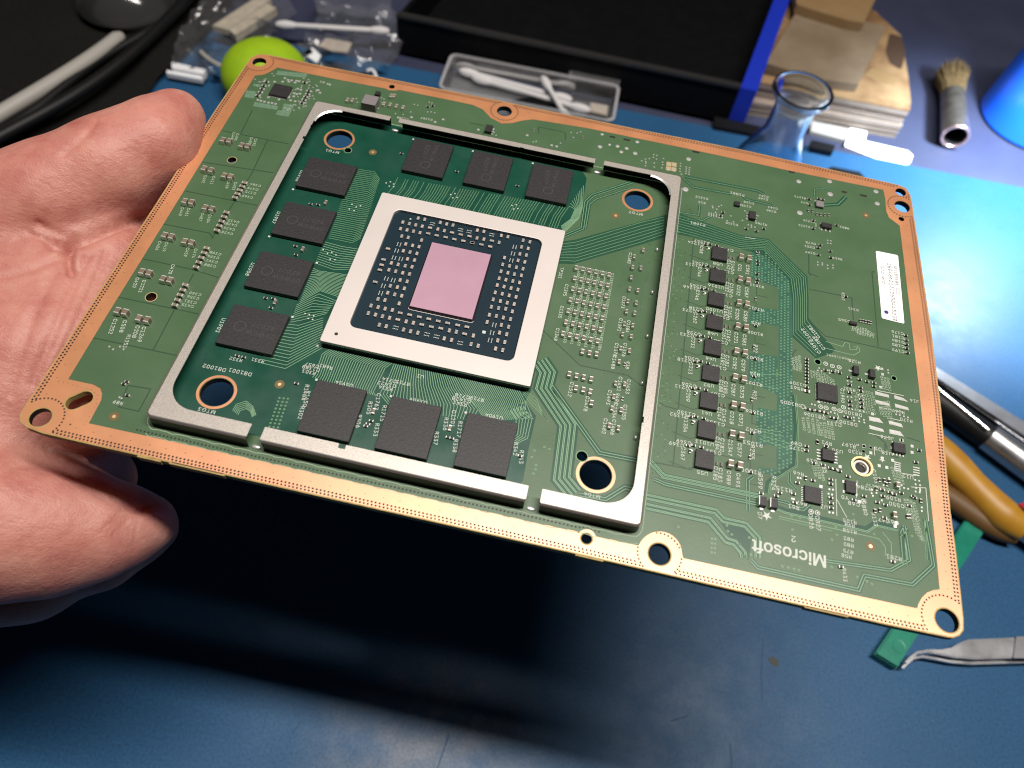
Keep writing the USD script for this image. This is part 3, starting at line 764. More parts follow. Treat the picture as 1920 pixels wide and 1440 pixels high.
CAP = cbox(.9 * MM, 1.5 * MM, 1.05 * MM, .06 * MM)
CAPG = cbox(.74 * MM, 1.35 * MM, 1.0 * MM, .06 * MM)
CAPB = cbox(1.3 * MM, 1.75 * MM, 1.5 * MM, .08 * MM)
CAPS = cbox(.5 * MM, .95 * MM, .45 * MM, .04 * MM)
RES = cbox(1.05 * MM, .55 * MM, .45 * MM, .03 * MM)
RESB = cbox(1.5 * MM, .8 * MM, .42 * MM, .03 * MM)
PAD = cbox(.42 * MM, .46 * MM, .05 * MM, .015 * MM)
PADB = cbox(.75 * MM, .8 * MM, .06 * MM, .02 * MM)
PADL = cbox(1.6 * MM, .28 * MM, .05 * MM, .015 * MM)


def zm(o, s, L):
    return [(o[0] + a / s, o[1] + b / s) for a, b in L]


def put(L, name, proto, look, rz=0, z=0.3 * MM):
    for a, b in L:
        p = U(a, b, z)
        part(name, proto, look, p[0], p[1], 0, rz + random.uniform(-2, 2))


# the decoupling grid right of the processor
xs = np.linspace(114.3, 123.25, 6)
for k, y in enumerate(np.linspace(78.45, 56.0, 7)):
    for x in xs:
        part('capacitor', CAP, 'cap_tan' if random.random() < .15 else 'cap_grey', (x + (-.1, .12, .25, 0.2, .3, .3, 0)[k] * .6) * MM, y * MM, 0, random.uniform(-1.5, 1.5))
S1, S2 = 6.857, 6.857
put(zm((1000, 460), S1, [(630, 1375), (720, 1395), (810, 1410)]) + zm((1000, 640), S1, [(460, 430), (553, 452), (645, 472), (740, 495), (545, 610), (640, 632), (730, 655), (745, 800)]), 'capacitor', CAP, 'cap_grey', z=.5 * MM)
put(zm((1000, 460), S1, [(1410, 70), (1295, 155), (1275, 290), (1380, 300), (1255, 425), (1235, 570), (1340, 590), (1212, 730), (1320, 750), (1195, 860), (1300, 880), (1168, 1020), (1275, 1040), (1145, 1155), (1255, 1180), (1120, 1335), (1232, 1365)])
    + zm((1000, 640), S1, [(1055, 550), (1030, 720), (1008, 870), (1125, 890), (975, 1090), (1090, 1125)]), 'capacitor', CAPG, 'cap_grey', z=.5 * MM)
put(zm((1000, 640), S1, [(1100, 270), (1170, 560)]), 'capacitor', CAPG, 'cap_tan', z=.5 * MM)
put(zm((1000, 640), S1, [(1175, 300), (1145, 740)]), 'resistor', RES, 'resistor', rz=90)
# power stage surroundings
for k, y in enumerate(PCY):
    X = PCX
    for dx, dy in ((6.05, .3), (8.25, .35)):
        part('capacitor', CAPB, 'cap_big', (X + dx) * MM, (y + dy) * MM, 0, random.uniform(-1.5, 1.5))
    for dx in (3.14, 4.17):
        part('capacitor', CAPS, 'cap_grey', (X + dx) * MM, (y - .05) * MM)
    part('resistor', RES, 'resistor', (X - 2.7) * MM, (y + 3.35) * MM); part('resistor', RES, 'resistor', (X - 4.0) * MM, (y + 2.95) * MM)
    part('resistor', RES, 'resistor', (X - 0.8) * MM, (y + 3.3) * MM); part('resistor', RES, 'resistor', (X - 3.4) * MM, (y + 1.6) * MM, 0, 90)
    part('resistor', RES, 'resistor', (X + 11.0) * MM, (y + (2.2 if k % 2 else -.4)) * MM)
    if k % 2 == 0:
        part('resistor', RES, 'resistor', (X + 10.7) * MM, (y + 3.4) * MM, 0, 90)
    part('solder_dot', trimesh.creation.icosphere(1, .42 * MM).apply_scale([1, 1, .5]), 'tin', (X - 2.95) * MM, (y + 2.1) * MM)
# the pairs and stacks along the left edge
put([(418, 263), (430, 265), (453, 273.3), (464.5, 275.3), (383, 316.7), (396, 320), (420.7, 330), (432.7, 332), (346.7, 378), (359.5, 380), (385, 390), (397.5, 392.5), (309, 441.7), (321.7, 444.3), (346.7, 453.3), (359.5, 456),
     (266.7, 510), (280, 512.7), (306, 523.3), (319, 526), (220.7, 583.3), (235, 586), (261, 597.3), (276, 600)], 'capacitor', CAPB, 'cap_big', z=1.0 * MM)
for a, b in (((459, 344), (441, 371.7)), ((425, 399.5), (407, 433)), ((388, 466.5), (368, 502)), ((348, 535.5), (328.5, 573))):
    for t in np.linspace(0, 1, 5):
        p = U(a[0] * (1 - t) + b[0] * t, a[1] * (1 - t) + b[1] * t, .6 * MM)
        part('capacitor', CAP, 'cap_tan', p[0], p[1], 0, 90)
# above the frame
put(zm((560, 180), 6, [(550, 50), (605, 55), (960, 95), (1030, 105), (1100, 120), (1175, 135), (1040, 5), (1075, 5)]), 'capacitor', CAP, 'cap_tan', z=.6 * MM)
put(zm((560, 180), 6, [(650, 30), (660, 70), (930, 20), (960, 35), (1300, 95), (1340, 105), (1260, 180), (1470, 70), (1500, 80), (1450, 180), (1490, 180), (1530, 190), (895, 140), (940, 75), (1175, 210), (1090, 200)]), 'solder_pad', PAD, 'tin', z=0)
put(zm((560, 180), 6, [(1270, 240), (1625, 265), (1535, 293)]), 'solder_pad', PADB, 'tin', z=0)
put(zm((560, 180), 6, [(1455, 120), (1510, 110)]), 'resistor', RES, 'resistor')
put(zm((800, 60), 4.8, [(1300, 905), (1355, 910), (1320, 950), (1205, 1000), (600, 880), (605, 905), (625, 930), (1385, 900), (985, 985), (960, 990)]), 'solder_pad', PAD, 'tin', z=0)
put(zm((800, 60), 4.8, [(1125, 1020), (1170, 1030), (465, 880), (905, 930)]), 'solder_pad', PADB, 'tin', z=0)
put(zm((800, 60), 4.8, [(1405, 950), (965, 885)]), 'resistor', RES, 'resistor', rz=90)
put(zm((1080, 240), 6, [(780, 350), (740, 370), (785, 378), (785, 395), (780, 425), (880, 395), (880, 440), (875, 300), (910, 310), (870, 330), (905, 350), (825, 345), (975, 385), (985, 345), (965, 450), (975, 415), (1175, 400), (1175, 430), (1170, 460), (1170, 490)]), 'solder_pad', PAD, 'tin', z=0)
put(zm((1080, 240), 6, [(1185, 520), (1240, 440), (1278, 447), (1240, 462), (1275, 470), (1238, 488), (1272, 495), (1236, 512), (1270, 520)]), 'solder_pad', PAD, 'tin', z=0)
put(zm((1080, 240), 6, [(1045, 405), (1105, 412), (1040, 455), (1100, 465)]), 'solder_pad', cbox(1.5 * MM, 1.8 * MM, .03 * MM), 'gold', z=0)
put(zm((1080, 240), 6, [(1045, 412), (1105, 420), (1040, 462), (1100, 472)]), 'solder_pad', cbox(1.0 * MM, .7 * MM, .08 * MM, .02 * MM), 'tin', z=0)
# top left controller
put(zm((400, 60), 6, [(600, 560), (570, 605), (550, 640), (530, 680), (500, 715), (1075, 665), (1060, 700), (1040, 730), (1020, 765), (1000, 795), (1030, 568)]), 'resistor', RESB, 'resistor')
put(zm((400, 60), 6, [(805, 520), (840, 540), (880, 545), (935, 550), (965, 555), (850, 560), (920, 570), (500, 765), (535, 775), (575, 785), (620, 795), (660, 800), (700, 810), (740, 760), (620, 735), (950, 640), (985, 650), (910, 690), (940, 700), (975, 695), (905, 725), (850, 735), (870, 770), (920, 780), (1180, 655), (1200, 685), (780, 560), (690, 560)]), 'solder_pad', PADB, 'tin', z=0)
ex = []
while len(ex) < 60:
    a, b = random.uniform(478, 600), random.uniform(136, 208)
    if 26 > abs(a - 526 + (b - 170) * .6) or abs(b - 172 - (a - 530) * .18) > 34 or (a > 575 and b > 190):
        continue
    ex.append((a, b))
put(ex, 'solder_pad', PAD, 'tin', z=0)
def chip(px_, sx, sy, h, look='chip_black', name='chip', rz=0):
    p = U(*px_, h * MM)
    return obj(name, cbox(sx * MM, sy * MM, h * MM, .06 * MM, .02 * MM), LOOKS[look], PCB, at=(p[0], p[1], 0), rz=rz)


def leads(px_, sx, sy, h, n, sides, w=.28, l=.75):
    """Bent tin leads along the given sides of a chip."""
    p = U(*px_, h * MM); ms = []
    for s in sides:
        L = sx if s in 'tb' else sy
        for u in (np.arange(n) - (n - 1) / 2) * (L * .82 / max(n - 1, 1)):
            b = cbox((w if s in 'tb' else l) * MM, (l if s in 'tb' else w) * MM, .12 * MM)
            dx = u if s in 'tb' else (sx / 2 + l / 2) * (1 if s == 'r' else -1)
            dy = u if s in 'lr' else (sy / 2 + l / 2) * (1 if s == 't' else -1)
            b.apply_translation([p[0] + dx * MM, p[1] + dy * MM, .02 * MM]); ms.append(b)
    tag(obj('chip_lead', cat(ms), LOOKS['tin'], PCB), kind='stuff')


chip((525.8, 169), 5.6, 5.2, .9); leads((525.8, 169), 5.6, 5.2, .9, 9, 'tblr', .22, .35)
chip((694, 187), 4.4, 4.2, 2.6, 'grey_ferrite', 'inductor')
chip((708, 174), 1.5, 1.6, 1.2, name='diode')
chip((916.7, 240), 2.0, 3.0, 1.1, name='transistor'); leads((916.7, 240), 2.0, 3.0, 1.1, 3, 'r', .4, .6)
chip((1411.4, 402.5), 1.9, 3.0, 1.1, name='transistor'); leads((1411.4, 402.5), 1.9, 3.0, 1.1, 3, 'lr', .35, .6)
chip((1382.8, 381), 1.6, 1.7, .8, name='diode')
chip((1537.8, 382), 2.3, 2.4, .9, 'grey_ferrite', 'inductor')
chip((1550.8, 422), 3.0, 1.7, 1.1, name='transistor'); leads((1550.8, 422), 3.0, 1.7, 1.1, 3, 'tb', .45, .7)
chip((1600.7, 605), 1.9, .95, .8, name='diode')
chip((1552, 735), 5.05, 5.05, .95); leads((1552, 735), 5.05, 5.05, .95, 12, 'tblr', .16, .3)
chip((1553.8, 852.5), 2.95, 3.0, 1.0); leads((1553.8, 852.5), 2.95, 3.0, 1.0, 4, 'lr', .32, 1.0)
chip((1524.7, 927.5), 3.9, 4.0, .85); leads((1524.7, 927.5), 3.9, 4.0, .85, 8, 'lr', .18, .5)
chip((1596, 912.5), 2.4, 3.1, .8, name='crystal'); leads((1596, 912.5), 2.4, 3.1, .8, 2, 'lr', .7, .5)
chip((1687, 839), 2.9, 2.6, 1.0); leads((1687, 839), 2.9, 2.6, 1.0, 4, 'tb', .34, .6)
chip((1606, 693), 1.35, 2.5, 1.1, name='diode'); leads((1606, 693), 1.35, 2.5, 1.1, 1, 'l', .5, .9)
chip((1636.5, 699.5), 1.4, 2.5, 1.1, name='diode'); leads((1636.5, 699.5), 1.4, 2.5, 1.1, 1, 'l', .5, .9)
for q in ((1431.5, 939), (1452.5, 943)):
    chip(q, 1.5, 2.3, 1.3, name='diode'); leads(q, 1.5, 2.3, 1.3, 1, 'tb', .8, .6)
    p = U(*q, 1.3 * MM); obj('diode_end', cbox(.22 * MM, 2.25 * MM, 1.28 * MM, .03 * MM), LOOKS['tin'], PCB, at=(p[0] - .87 * MM, p[1], 0))
# memory surroundings
put([(568, 468.5), (516, 568), (611, 381)], 'capacitor', CAPG, 'cap_grey', z=.4 * MM)
put([(700.5, 771), (843.5, 802.5)], 'capacitor', cbox(.75 * MM, 1.5 * MM, .6 * MM, .05 * MM), 'cap_tan', z=.4 * MM)
put([(554, 461.6), (582.5, 382.5), (596.5, 384), (498, 559), (512.5, 560), (508, 577.5), (555, 478), (556, 719), (753, 187 + 101), (856.7, 321.7), (970, 348.5), (696, 789), (690, 795), (840, 820), (847, 822), (975, 855), (445, 667), (457, 670), (686, 799)], 'resistor', RES, 'resistor')
put([(775, 261), (886.7, 283.3), (999, 306), (504.7, 443.3), (594, 492.8), (548.3, 594.2), (549.5, 355), (595.3, 648.3), (593.3, 712), (733.3, 742.8), (873.3, 773.5)], 'white_mark', cbox(.55 * MM, .55 * MM, .01 * MM, 0).apply_translation([0, 0, .01 * MM]), 'silk', z=0)
dots = [(606, 468), (614, 475), (622, 473), (630, 478), (619, 486), (628, 487), (572, 588), (580, 590), (588, 592), (578, 597), (586, 599), (724, 343), (732, 341), (738, 345), (730, 349), (738, 350), (845, 365), (853, 363), (849, 371), (857, 370), (960, 385), (968, 384), (963, 392), (971, 391), (660, 383), (668, 388), (676, 386), (655, 392), (664, 395)]
put(dots, 'solder_pad', cbox(.36 * MM, .36 * MM, .02 * MM), 'silk', z=0)
# connector pads at the right, thickly tinned
Z = (1460, 640)
for q in [[(1235, 640), (1415, 690), (1420, 725), (1240, 685)], [(1480, 690), (1600, 730), (1665, 780), (1490, 740)], [(1240, 750), (1420, 800), (1425, 835), (1250, 795)], [(1490, 800), (1660, 850), (1675, 890), (1500, 850)],
          [(1155, 965), (1290, 990), (1345, 1055), (1165, 1020)], [(1410, 1020), (1575, 1060), (1600, 1110), (1420, 1065)], [(1160, 1075), (1340, 1130), (1355, 1170), (1170, 1125)], [(1420, 1130), (1560, 1160), (1610, 1225), (1425, 1185)]]:
    g = Polygon(P2(zm(Z, S1, q)))
    obj('connector_pad', cat([extr(g, 0, .05 * MM), extr(g.buffer(-.18 * MM), .05 * MM, .13 * MM)]), LOOKS['tin'], PCB)
put(zm(Z, S1, [(360, y) for y in np.linspace(230, 525, 8)]), 'resistor', RES, 'resistor')
put(zm(Z, S1, [(905, 465), (1040, 490), (1135, 518), (1225, 535), (910, 560), (1050, 595), (1225, 580), (1055, 640), (915, 660), (1060, 750), (915, 770), (1065, 800), (920, 825), (1070, 850), (370, 870), (430, 885), (495, 893), (555, 905), (610, 920), (680, 980), (735, 990), (860, 970), (910, 985), (360, 590), (700, 390), (600, 370), (785, 405), (360, 1350), (355, 1405), (605, 1355)]), 'resistor', RES, 'resistor')
put(zm(Z, S1, [(365, 640)]), 'resistor', RESB, 'resistor'); put(zm(Z, S1, [(500, 1300)]), 'resistor', RES, 'resistor', rz=90)
put(zm(Z, S1, [(520, 345), (550, 380), (500, 375), (650, 375), (655, 410), (735, 370), (765, 380), (885, 510), (935, 520), (885, 715), (935, 720), (1025, 690), (1075, 700), (900, 865), (945, 875), (1040, 895), (1090, 905), (425, 810), (465, 820), (720, 925), (670, 910), (965, 980), (1030, 990), (970, 1020), (1035, 1030), (1095, 1010), (1100, 1045), (1510, 940), (1555, 950), (1610, 965), (1660, 980), (1405, 370), (1410, 405), (960, 1325), (1010, 1335), (970, 1395), (1015, 1400)]), 'solder_pad', PAD, 'tin', z=0)
put(zm(Z, S1, [(1325, 355), (1335, 425), (1095, 1345), (1180, 1365), (1090, 1415), (1310, 590), (1205, 935), (1570, 1272), (515, 775)]), 'solder_pad', PADB, 'tin', z=0)
Y = (1460, 800)
put(zm(Y, 6, [(535, 220), (500, 430), (580, 465), (632, 480), (685, 500), (395, 410), (210, 630), (385, 605), (585, 595), (585, 645), (585, 800), (590, 860), (590, 915), (165, 755), (180, 855), (845, 825), (960, 780), (780, 560), (1165, 710), (1170, 780), (1110, 850), (1200, 880), (1190, 1025), (1580, 265), (1545, 400), (1510, 785), (1470, 890), (1380, 745), (1530, 800), (1250, 740), (1300, 760)]), 'resistor', RES, 'resistor')
put(zm(Y, 6, [(435, 170), (305, 580), (1135, 600), (1190, 605), (1245, 615), (1085, 950), (1140, 940), (1450, 1010), (1475, 1010), (1600, 835), (1215, 650), (1100, 700)]), 'resistor', RES, 'resistor', rz=90)
put(zm(Y, 6, [(1335, 660), (1300, 995)]), 'capacitor', CAP, 'cap_tan', z=.5 * MM)
put(zm(Y, 6, [(845, 200), (890, 205), (845, 258), (885, 265), (215, 575), (245, 580), (570, 705), (610, 710), (560, 755), (600, 765), (570, 965), (610, 970), (1050, 710), (1100, 745), (1045, 750), (1535, 600), (1580, 610), (1540, 650), (1590, 660), (1545, 690), (1590, 700), (1540, 730), (1585, 740), (1610, 910), (1610, 950), (1590, 720), (150, 810), (170, 815), (1180, 660), (1060, 780), (1160, 830), (1240, 580), (1360, 700), (1410, 690), (1380, 660), (1455, 700)]), 'solder_pad', PAD, 'tin', z=0)
put(zm(Y, 6, [(955, 222), (1035, 237), (955, 280), (1035, 295), (1165, 355), (1130, 440), (1215, 460), (1280, 380), (690, 450), (1320, 1085), (1310, 1120), (475, 675), (905, 845), (1388, 155), (1275, 240), (1500, 220), (1500, 290)]), 'solder_pad', PADB, 'tin', z=0)
put(zm(Y, 6, [(1335, y) for y in np.linspace(405, 495, 5)] + [(1548, y) for y in np.linspace(462, 545, 4)]), 'solder_pad', PADL, 'tin', z=0)
X2 = (1480, 280)
put(zm(X2, 6, [(222, 560), (228, 625), (270, 800), (270, 890), (530, 853), (348, 1075), (325, 1105), (460, 1145), (327, 1188), (465, 1218), (330, 555), (375, 565)]), 'resistor', RES, 'resistor')
put(zm(X2, 6, [(215, 690), (262, 695), (310, 730), (352, 735), (400, 740), (440, 740)]), 'resistor', RES, 'resistor', rz=90)
put(zm(X2, 6, [(298, 840), (298, 862), (340, 885), (430, 1025), (465, 1030), (430, 1055), (465, 1060), (320, 1270), (370, 1280), (430, 1305), (490, 1305), (320, 1300), (290, 580), (430, 1340), (490, 1335), (370, 1300)]), 'solder_pad', PAD, 'tin', z=0)
W2 = (1260, 340)
put(zm(W2, S1, [(655, 400), (955, 610), (1085, 640), (1180, 610), (1100, 910), (1100, 1025), (1095, 1190), (1090, 1305), (625, 440)]), 'resistor', RES, 'resistor')
put(zm(W2, S1, [(525, 340), (575, 360), (600, 325), (635, 310), (605, 465), (645, 470), (755, 445), (708, 508), (790, 522), (965, 410), (965, 440), (965, 475), (905, 505), (980, 560), (1020, 565), (1020, 590), (1065, 590), (1105, 445), (935, 380), (520, 320), (560, 400)]), 'solder_pad', PAD, 'tin', z=0)
put(zm(W2, S1, [(475, 425), (505, 430), (535, 435), (570, 440)]), 'solder_pad', PADL, 'tin', rz=90, z=0)
put(zm((1460, 500), S1, [(1635, 885), (1640, 945), (1642, 1000), (1648, 1052), (1655, 1108)]), 'resistor', RES, 'resistor')
put(zm((1460, 500), S1, [(1050, 695), (1085, 700), (1120, 708), (1155, 715), (1185, 722)]), 'resistor', RES, 'resistor', rz=90)
put([(1674, 1053), (1577, 1063), (238, 716), (239, 741), (232, 720), (1427, 925), (1462, 924), (1455, 930), (1586, 556)], 'resistor', RES, 'resistor')
put([(224, 745), (228, 747), (205, 650), (212, 655), (225, 650), (232, 655)], 'solder_pad', PAD, 'tin', z=0)
for (name, look), ms in REST.items():
    tag(obj(name, cat(ms), LOOKS[look], PCB), kind='stuff')

# ------------------------------------------------------------------ print on the board
from PIL import Image, ImageDraw, ImageFont
FONT = ImageFont.truetype(glob.glob('/opt/blender-*/*/datafiles/fonts/Inter.woff2')[0], 13)
GL = {}


def glyph(c):
    """The runs of a small letter, in units of its capital height."""
    if c not in GL:
        im = Image.new('L', (16, 18)); ImageDraw.Draw(im).text((2, 13), c, 255, font=FONT, anchor='ls')
        on = np.pad((np.asarray(im) > 105).astype(np.int8), ((0, 0), (1, 1)))
        r, s = np.nonzero(np.diff(on, axis=1) == 1); e = np.nonzero(np.diff(on, axis=1) == -1)[1]
        GL[c] = ([((a - 2) / 9.5, (12 - y) / 9.5, (b - 2) / 9.5, (13 - y) / 9.5) for y, a, b in zip(r, s, e)], FONT.getlength(c) / 9.5)
    return GL[c]


SILK = {'silk': ([], []), 'silk_dim': ([], [])}


def write(text, px_, py_, rot=180, h=1.0, look='silk', store=None, z=Z4, xy=None):
    """Printed lettering with its middle at the pixel; rot turns it on the board."""
    v, f = store or SILK[look]
    c = np.array(xy if xy is not None else U(px_, py_)[:2]); a = math.radians(rot)
    ux, uy = np.array([math.cos(a), math.sin(a)]), np.array([-math.sin(a), math.cos(a)])
    W = sum(glyph(k)[1] + .06 for k in text); x = -W / 2; h *= MM
    for k in text:
        runs, adv = glyph(k)
        for x0_, y0_, x1_, y1_ in runs:
            n = len(v)
            for q in ((x0_, y0_), (x1_, y0_), (x1_, y1_), (x0_, y1_)):
                w = c + ux * (x + q[0]) * h + uy * (q[1] - .5) * h
                v.append((w[0], w[1], z))
            f += [(n, n + 1, n + 2), (n, n + 2, n + 3)]
        x += adv + .06


for t, a, b, r, h in [('MTG3', 387.5, 770, 180, 1.0), ('MTG4', 1110, 929, 180, .9), ('MTG2', 1192, 400, 180, 1.0), ('MTG1', 623, 284, 180, 1.0), ('DB1002', 401.5, 690, 180, 1.05), ('DB1001', 450, 698, 180, 1.05),
                      ('U1903', 414, 610, -90, 1.0), ('U1908', 469, 505, -90, 1.0), ('U1907', 518, 408, -90, 1.0), ('U1906', 562, 330, -90, 1.0), ('R332', 442, 674, 180, .9), ('R331', 483, 676, 180, .9),
                      ('R661', 611, 688, 180, .95), ('C657', 585, 685, 180, .95), ('C1388', 583, 691, 180, .95), ('R303', 579, 698, 180, .95), ('U1914', 645, 720, 180, .95), ('C714', 730, 713, 180, 1.0), ('C1422', 725, 721, 180, 1.0), ('R334', 723, 728, 180, 1.0), ('R715', 755, 718, 180, 1.0),
                      ('U1', 788, 706, 180, 1.0), ('U1909', 784, 752, 180, .95), ('C718', 867, 743, 180, 1.0), ('C1428', 865, 750, 180, 1.0), ('R341', 862, 757, 180, 1.0), ('R719', 894, 748, 180, 1.0), ('U1904', 926, 781, 180, .95),
                      ('R1468', 573, 736, -82, 1.0), ('R1450', 575, 748, -82, 1.0), ('R302', 565, 774, -82, 1.0), ('R306', 673, 790, -82, 1.0), ('R305', 693, 765, -82, 1.0), ('C1767', 708, 753, -82, 1.0), ('R1715', 719, 775, -82, 1.0), ('R333', 706, 806, -82, 1.0),
                      ('R336', 836, 795, -82, 1.0), ('C1201', 850, 785, -82, 1.0), ('R1717', 862, 805, -82, 1.0), ('R338', 854, 836, -82, 1.0), ('R337', 818, 822, -82, 1.0), ('R342', 967, 842, -82, 1.0), ('R343', 978, 857, -82, 1.0),
                      ('C1395', 1061, 544, -90, .9), ('C1335', 1052, 585, -90, .9), ('C1348', 1044, 627, -90, .9), ('C1512', 1070.5, 730, -90, .95), ('C1478', 1100, 757, -90, .95), ('C1482', 1134, 799, -90, .95), ('C1493', 1142, 745, -90, .95), ('C1488', 1151, 679, -90, .95), ('C1378', 1155, 656, -90, .95), ('C1391', 1163, 609, -90, .95), ('C1373', 1169, 567, -90, .9), ('C1380', 1181, 484, -90, .9),
                      ('C1376', 1171, 656, -90, .95), ('R38', 1177, 685, -90, .9), ('C1453', 1178, 725, -90, .95), ('C1451', 1162, 720, -90, .95), ('R496', 1157, 748, -90, .95), ('C1354', 1153, 770, -90, .95), ('C1355', 1171, 773, -90, .95), ('C1486', 1150, 801, -90, .95), ('C1384', 1178, 612, -90, .9),
                      ('TP101', 1052, 512, -90, .9), ('R1009', 1408, 884, 180, 1.1), ('R255', 1411, 848, -90, 1.1), ('R599', 1426, 903, -90, 1.1), ('R324', 1451, 906, -90, 1.1), ('R115', 1470, 918, 180, 1.1), ('R1053', 1411, 832, 180, 1.1), ('R242', 1412, 807, 180, 1.05), ('R1026', 1414, 773, 180, 1.0), ('R23', 1415, 741, -90, 1.0), ('R1023', 1413, 719, 180, 1.0), ('R24', 1415, 701, 180, 1.0), ('R1007', 1415, 672, 180, 1.0),
                      ('R22', 1417, 654, -90, 1.0), ('R1008', 1416, 625, 180, .95), ('R25', 1417, 606, 180, .95), ('R1012', 1417, 579, 180, .95), ('R1013', 1419, 536, 180, .9), ('DB1005', 1483, 757, 180, 1.0), ('DB1006', 1527, 780, 180, 1.0), ('DB1004', 1596, 775, 180, 1.0), ('DB1007', 1587, 793, 180, 1.0), ('C133', 1564, 795, 180, 1.0), ('C1209', 1496, 720, 180, .95), ('R563', 1494, 728, 180, .95),
                      ('R531', 1592, 730, 180, .9), ('C1990', 1580, 742, -90, .95), ('J14', 1714, 752, 180, .95), ('J176', 1663, 821, 180, 1.0), ('R169', 1684, 772, 180, .9), ('R170', 1699, 788, 180, .9), ('R197', 1591, 835, 180, 1.0), ('R230', 1603, 848, 180, .95), ('D5', 1646, 842, 180, 1.0), ('U38', 1663, 850, 180, 1.0), ('U36', 1570, 846, 180, 1.0), ('R91', 1550, 831, 180, 1.0), ('C89', 1493, 832, 180, 1.0), ('C175', 1494, 841, 180, 1.0),
                      ('R46', 1497, 888, 180, 1.0), ('C19', 1522, 864, 180, .95), ('U7', 1545, 951, 180, .95), ('R67', 1503, 944, 180, .95), ('R61', 1488, 951, 180, 1.0), ('Y0', 1584, 933, 180, 1.0), ('C68', 1601, 945, 180, 1.0), ('C103', 1641, 893, -80, 1.0), ('R284', 1620, 915, 180, 1.0), ('R109', 1675, 935, 180, 1.0), ('C550', 1681, 947, 180, 1.0), ('R85', 1546, 878, -80, .95), ('U12', 1702, 894, 180, 1.0), ('C61', 1674, 979, 180, 1.0), ('C67', 1657, 976, 180, .95), ('R133', 1640, 974, -80, .95), ('DB80', 1621, 953, -80, 1.0),
                      ('DB26', 1521, 978, -85, 1.0), ('DB27', 1534, 982, -85, 1.0), ('R105', 1593, 978, 180, .9), ('R98', 1593, 985, 180, .9), ('R108', 1593, 996, 180, .9), ('R82', 1591, 1011, 180, .9), ('R80', 1591, 1022, 180, .9), ('R75', 1590, 1034, 180, .9), ('R58', 1587, 1043, 180, .9), ('2', 1487.5, 1011, 180, 1.5), ('R281', 1676, 1046, 180, 1.0), ('R433', 1584, 1078, -85, .9), ('D7', 1425, 967, -85, 1.0),
                      ('C1091', 1527, 650, 128, 1.0), ('C1092', 1513, 628, 128, 1.0), ('C1089', 1535, 643, 128, 1.0), ('C1081', 1525, 622, 128, 1.0), ('R262', 1581, 556, -90, .8), ('C311', 1600, 580, 180, .8), ('C245', 1583, 601, 180, .9), ('C176', 1683, 624, 180, .9), ('C181', 1684, 632, 180, .9), ('C184', 1684, 640, 180, .9), ('C185', 1684, 648, 180, .9), ('C192', 1684, 658, 180, .9), ('R178', 1602, 678, 180, .9),
                      ('C1249', 266, 627, -80, 1.0), ('C1252', 212, 612, -80, 1.0), ('C508', 231, 612, -80, 1.0), ('C208', 255, 622, -80, 1.0), ('R1251', 238, 640, -80, .9), ('C420', 255, 530, -80, .9), ('C1221', 267, 537, -80, .9), ('C420', 322, 505, -80, .9), ('R89', 221, 755, 180, .9),
                      ('P1081', 1308, 420, 180, 1.0), ('P1061', 1382, 364, 180, 1.0), ('C1312', 1316, 371, 180, .85), ('R12', 1316, 380, 180, .85), ('C161', 1432, 368, 180, .8), ('C162', 1431, 373, 180, .8), ('C163', 1449, 390, 180, .8), ('C164', 1446, 396, 180, .8), ('R1282', 1427, 420, 180, .8), ('C129', 1404, 380, 180, .85), ('C1259', 1397, 386, 180, .8), ('C1310', 1372, 420, 180, .8), ('R1273', 1500, 370, 180, .8), ('C72', 1508, 380, 180, .75), ('C1210', 1517, 415, 180, .75), ('C1213', 1508, 424, 180, .75), ('R803', 1583, 427, 180, .8), ('C475', 1520, 456, 180, .8), ('C203', 1518, 463, 180, .8), ('C197', 1519, 474, 180, .8), ('R617', 1570, 485, 180, .8),
                      ('C1', 604, 154, 180, .9), ('R4', 616, 158, 180, .9), ('C1208', 755, 222, 180, .8), ('C1207', 800, 223 + 0, 180, .8)]:
    write(t, a, b, r, h)
ids = [('C1214', 'C1247', 'C58'), ('C1213', 'C1241', 'C744'), ('C1246', 'C1245', 'C746'), ('C273', 'C238', 'C262'), ('C233', 'C226', 'C231'), ('C218', 'C204', 'C213'), ('C211', 'C206', 'C209'), ('C1352', 'C1350', 'C1354'), ('C369', 'C349', 'C367')]
us = ['U58', 'U1016', 'U1000', 'U48', 'U46', 'U52', 'U41', 'U1013', 'U55']
rt = ['C745', 'C1243', 'C1244', 'C245', 'C230', 'C310', 'C207', 'C1353', 'C353']
cc = [('C142', 'C140', 'C31', 'C591'), ('C152', 'C150', 'C232', 'C587'), ('C165', 'C163', 'C200', 'C589'), ('C161', 'C162', 'C221', 'C583'), ('C182', 'C181', 'C282', 'C579'), ('C188', 'C185', 'C287', 'C575'), ('C147', 'C145', 'C218', 'C571'), ('C184', 'C182', 'C1347', 'C577'), ('C185', 'C183', 'C989', 'C493')]
for k, y in enumerate(PCY):
    X = PCX
    for t, dx, dy, r in ((ids[k][0], -6.7, 2.8, 180), (ids[k][1], -5.0, 3.85, 180), (ids[k][2], -4.9, .8, -90), (us[k], -.1, -3.2, 180), (rt[k], 2.2, 2.9, 180), (cc[k][0], 3.0, -2.5, -90), (cc[k][1], 4.15, -2.7, -90), (cc[k][2], 6.1, -2.9, -90), (cc[k][3], 8.3, -3.0, -90)):
        write(t, 0, 0, r, 1.0, xy=((X + dx) * MM, (y + dy) * MM))
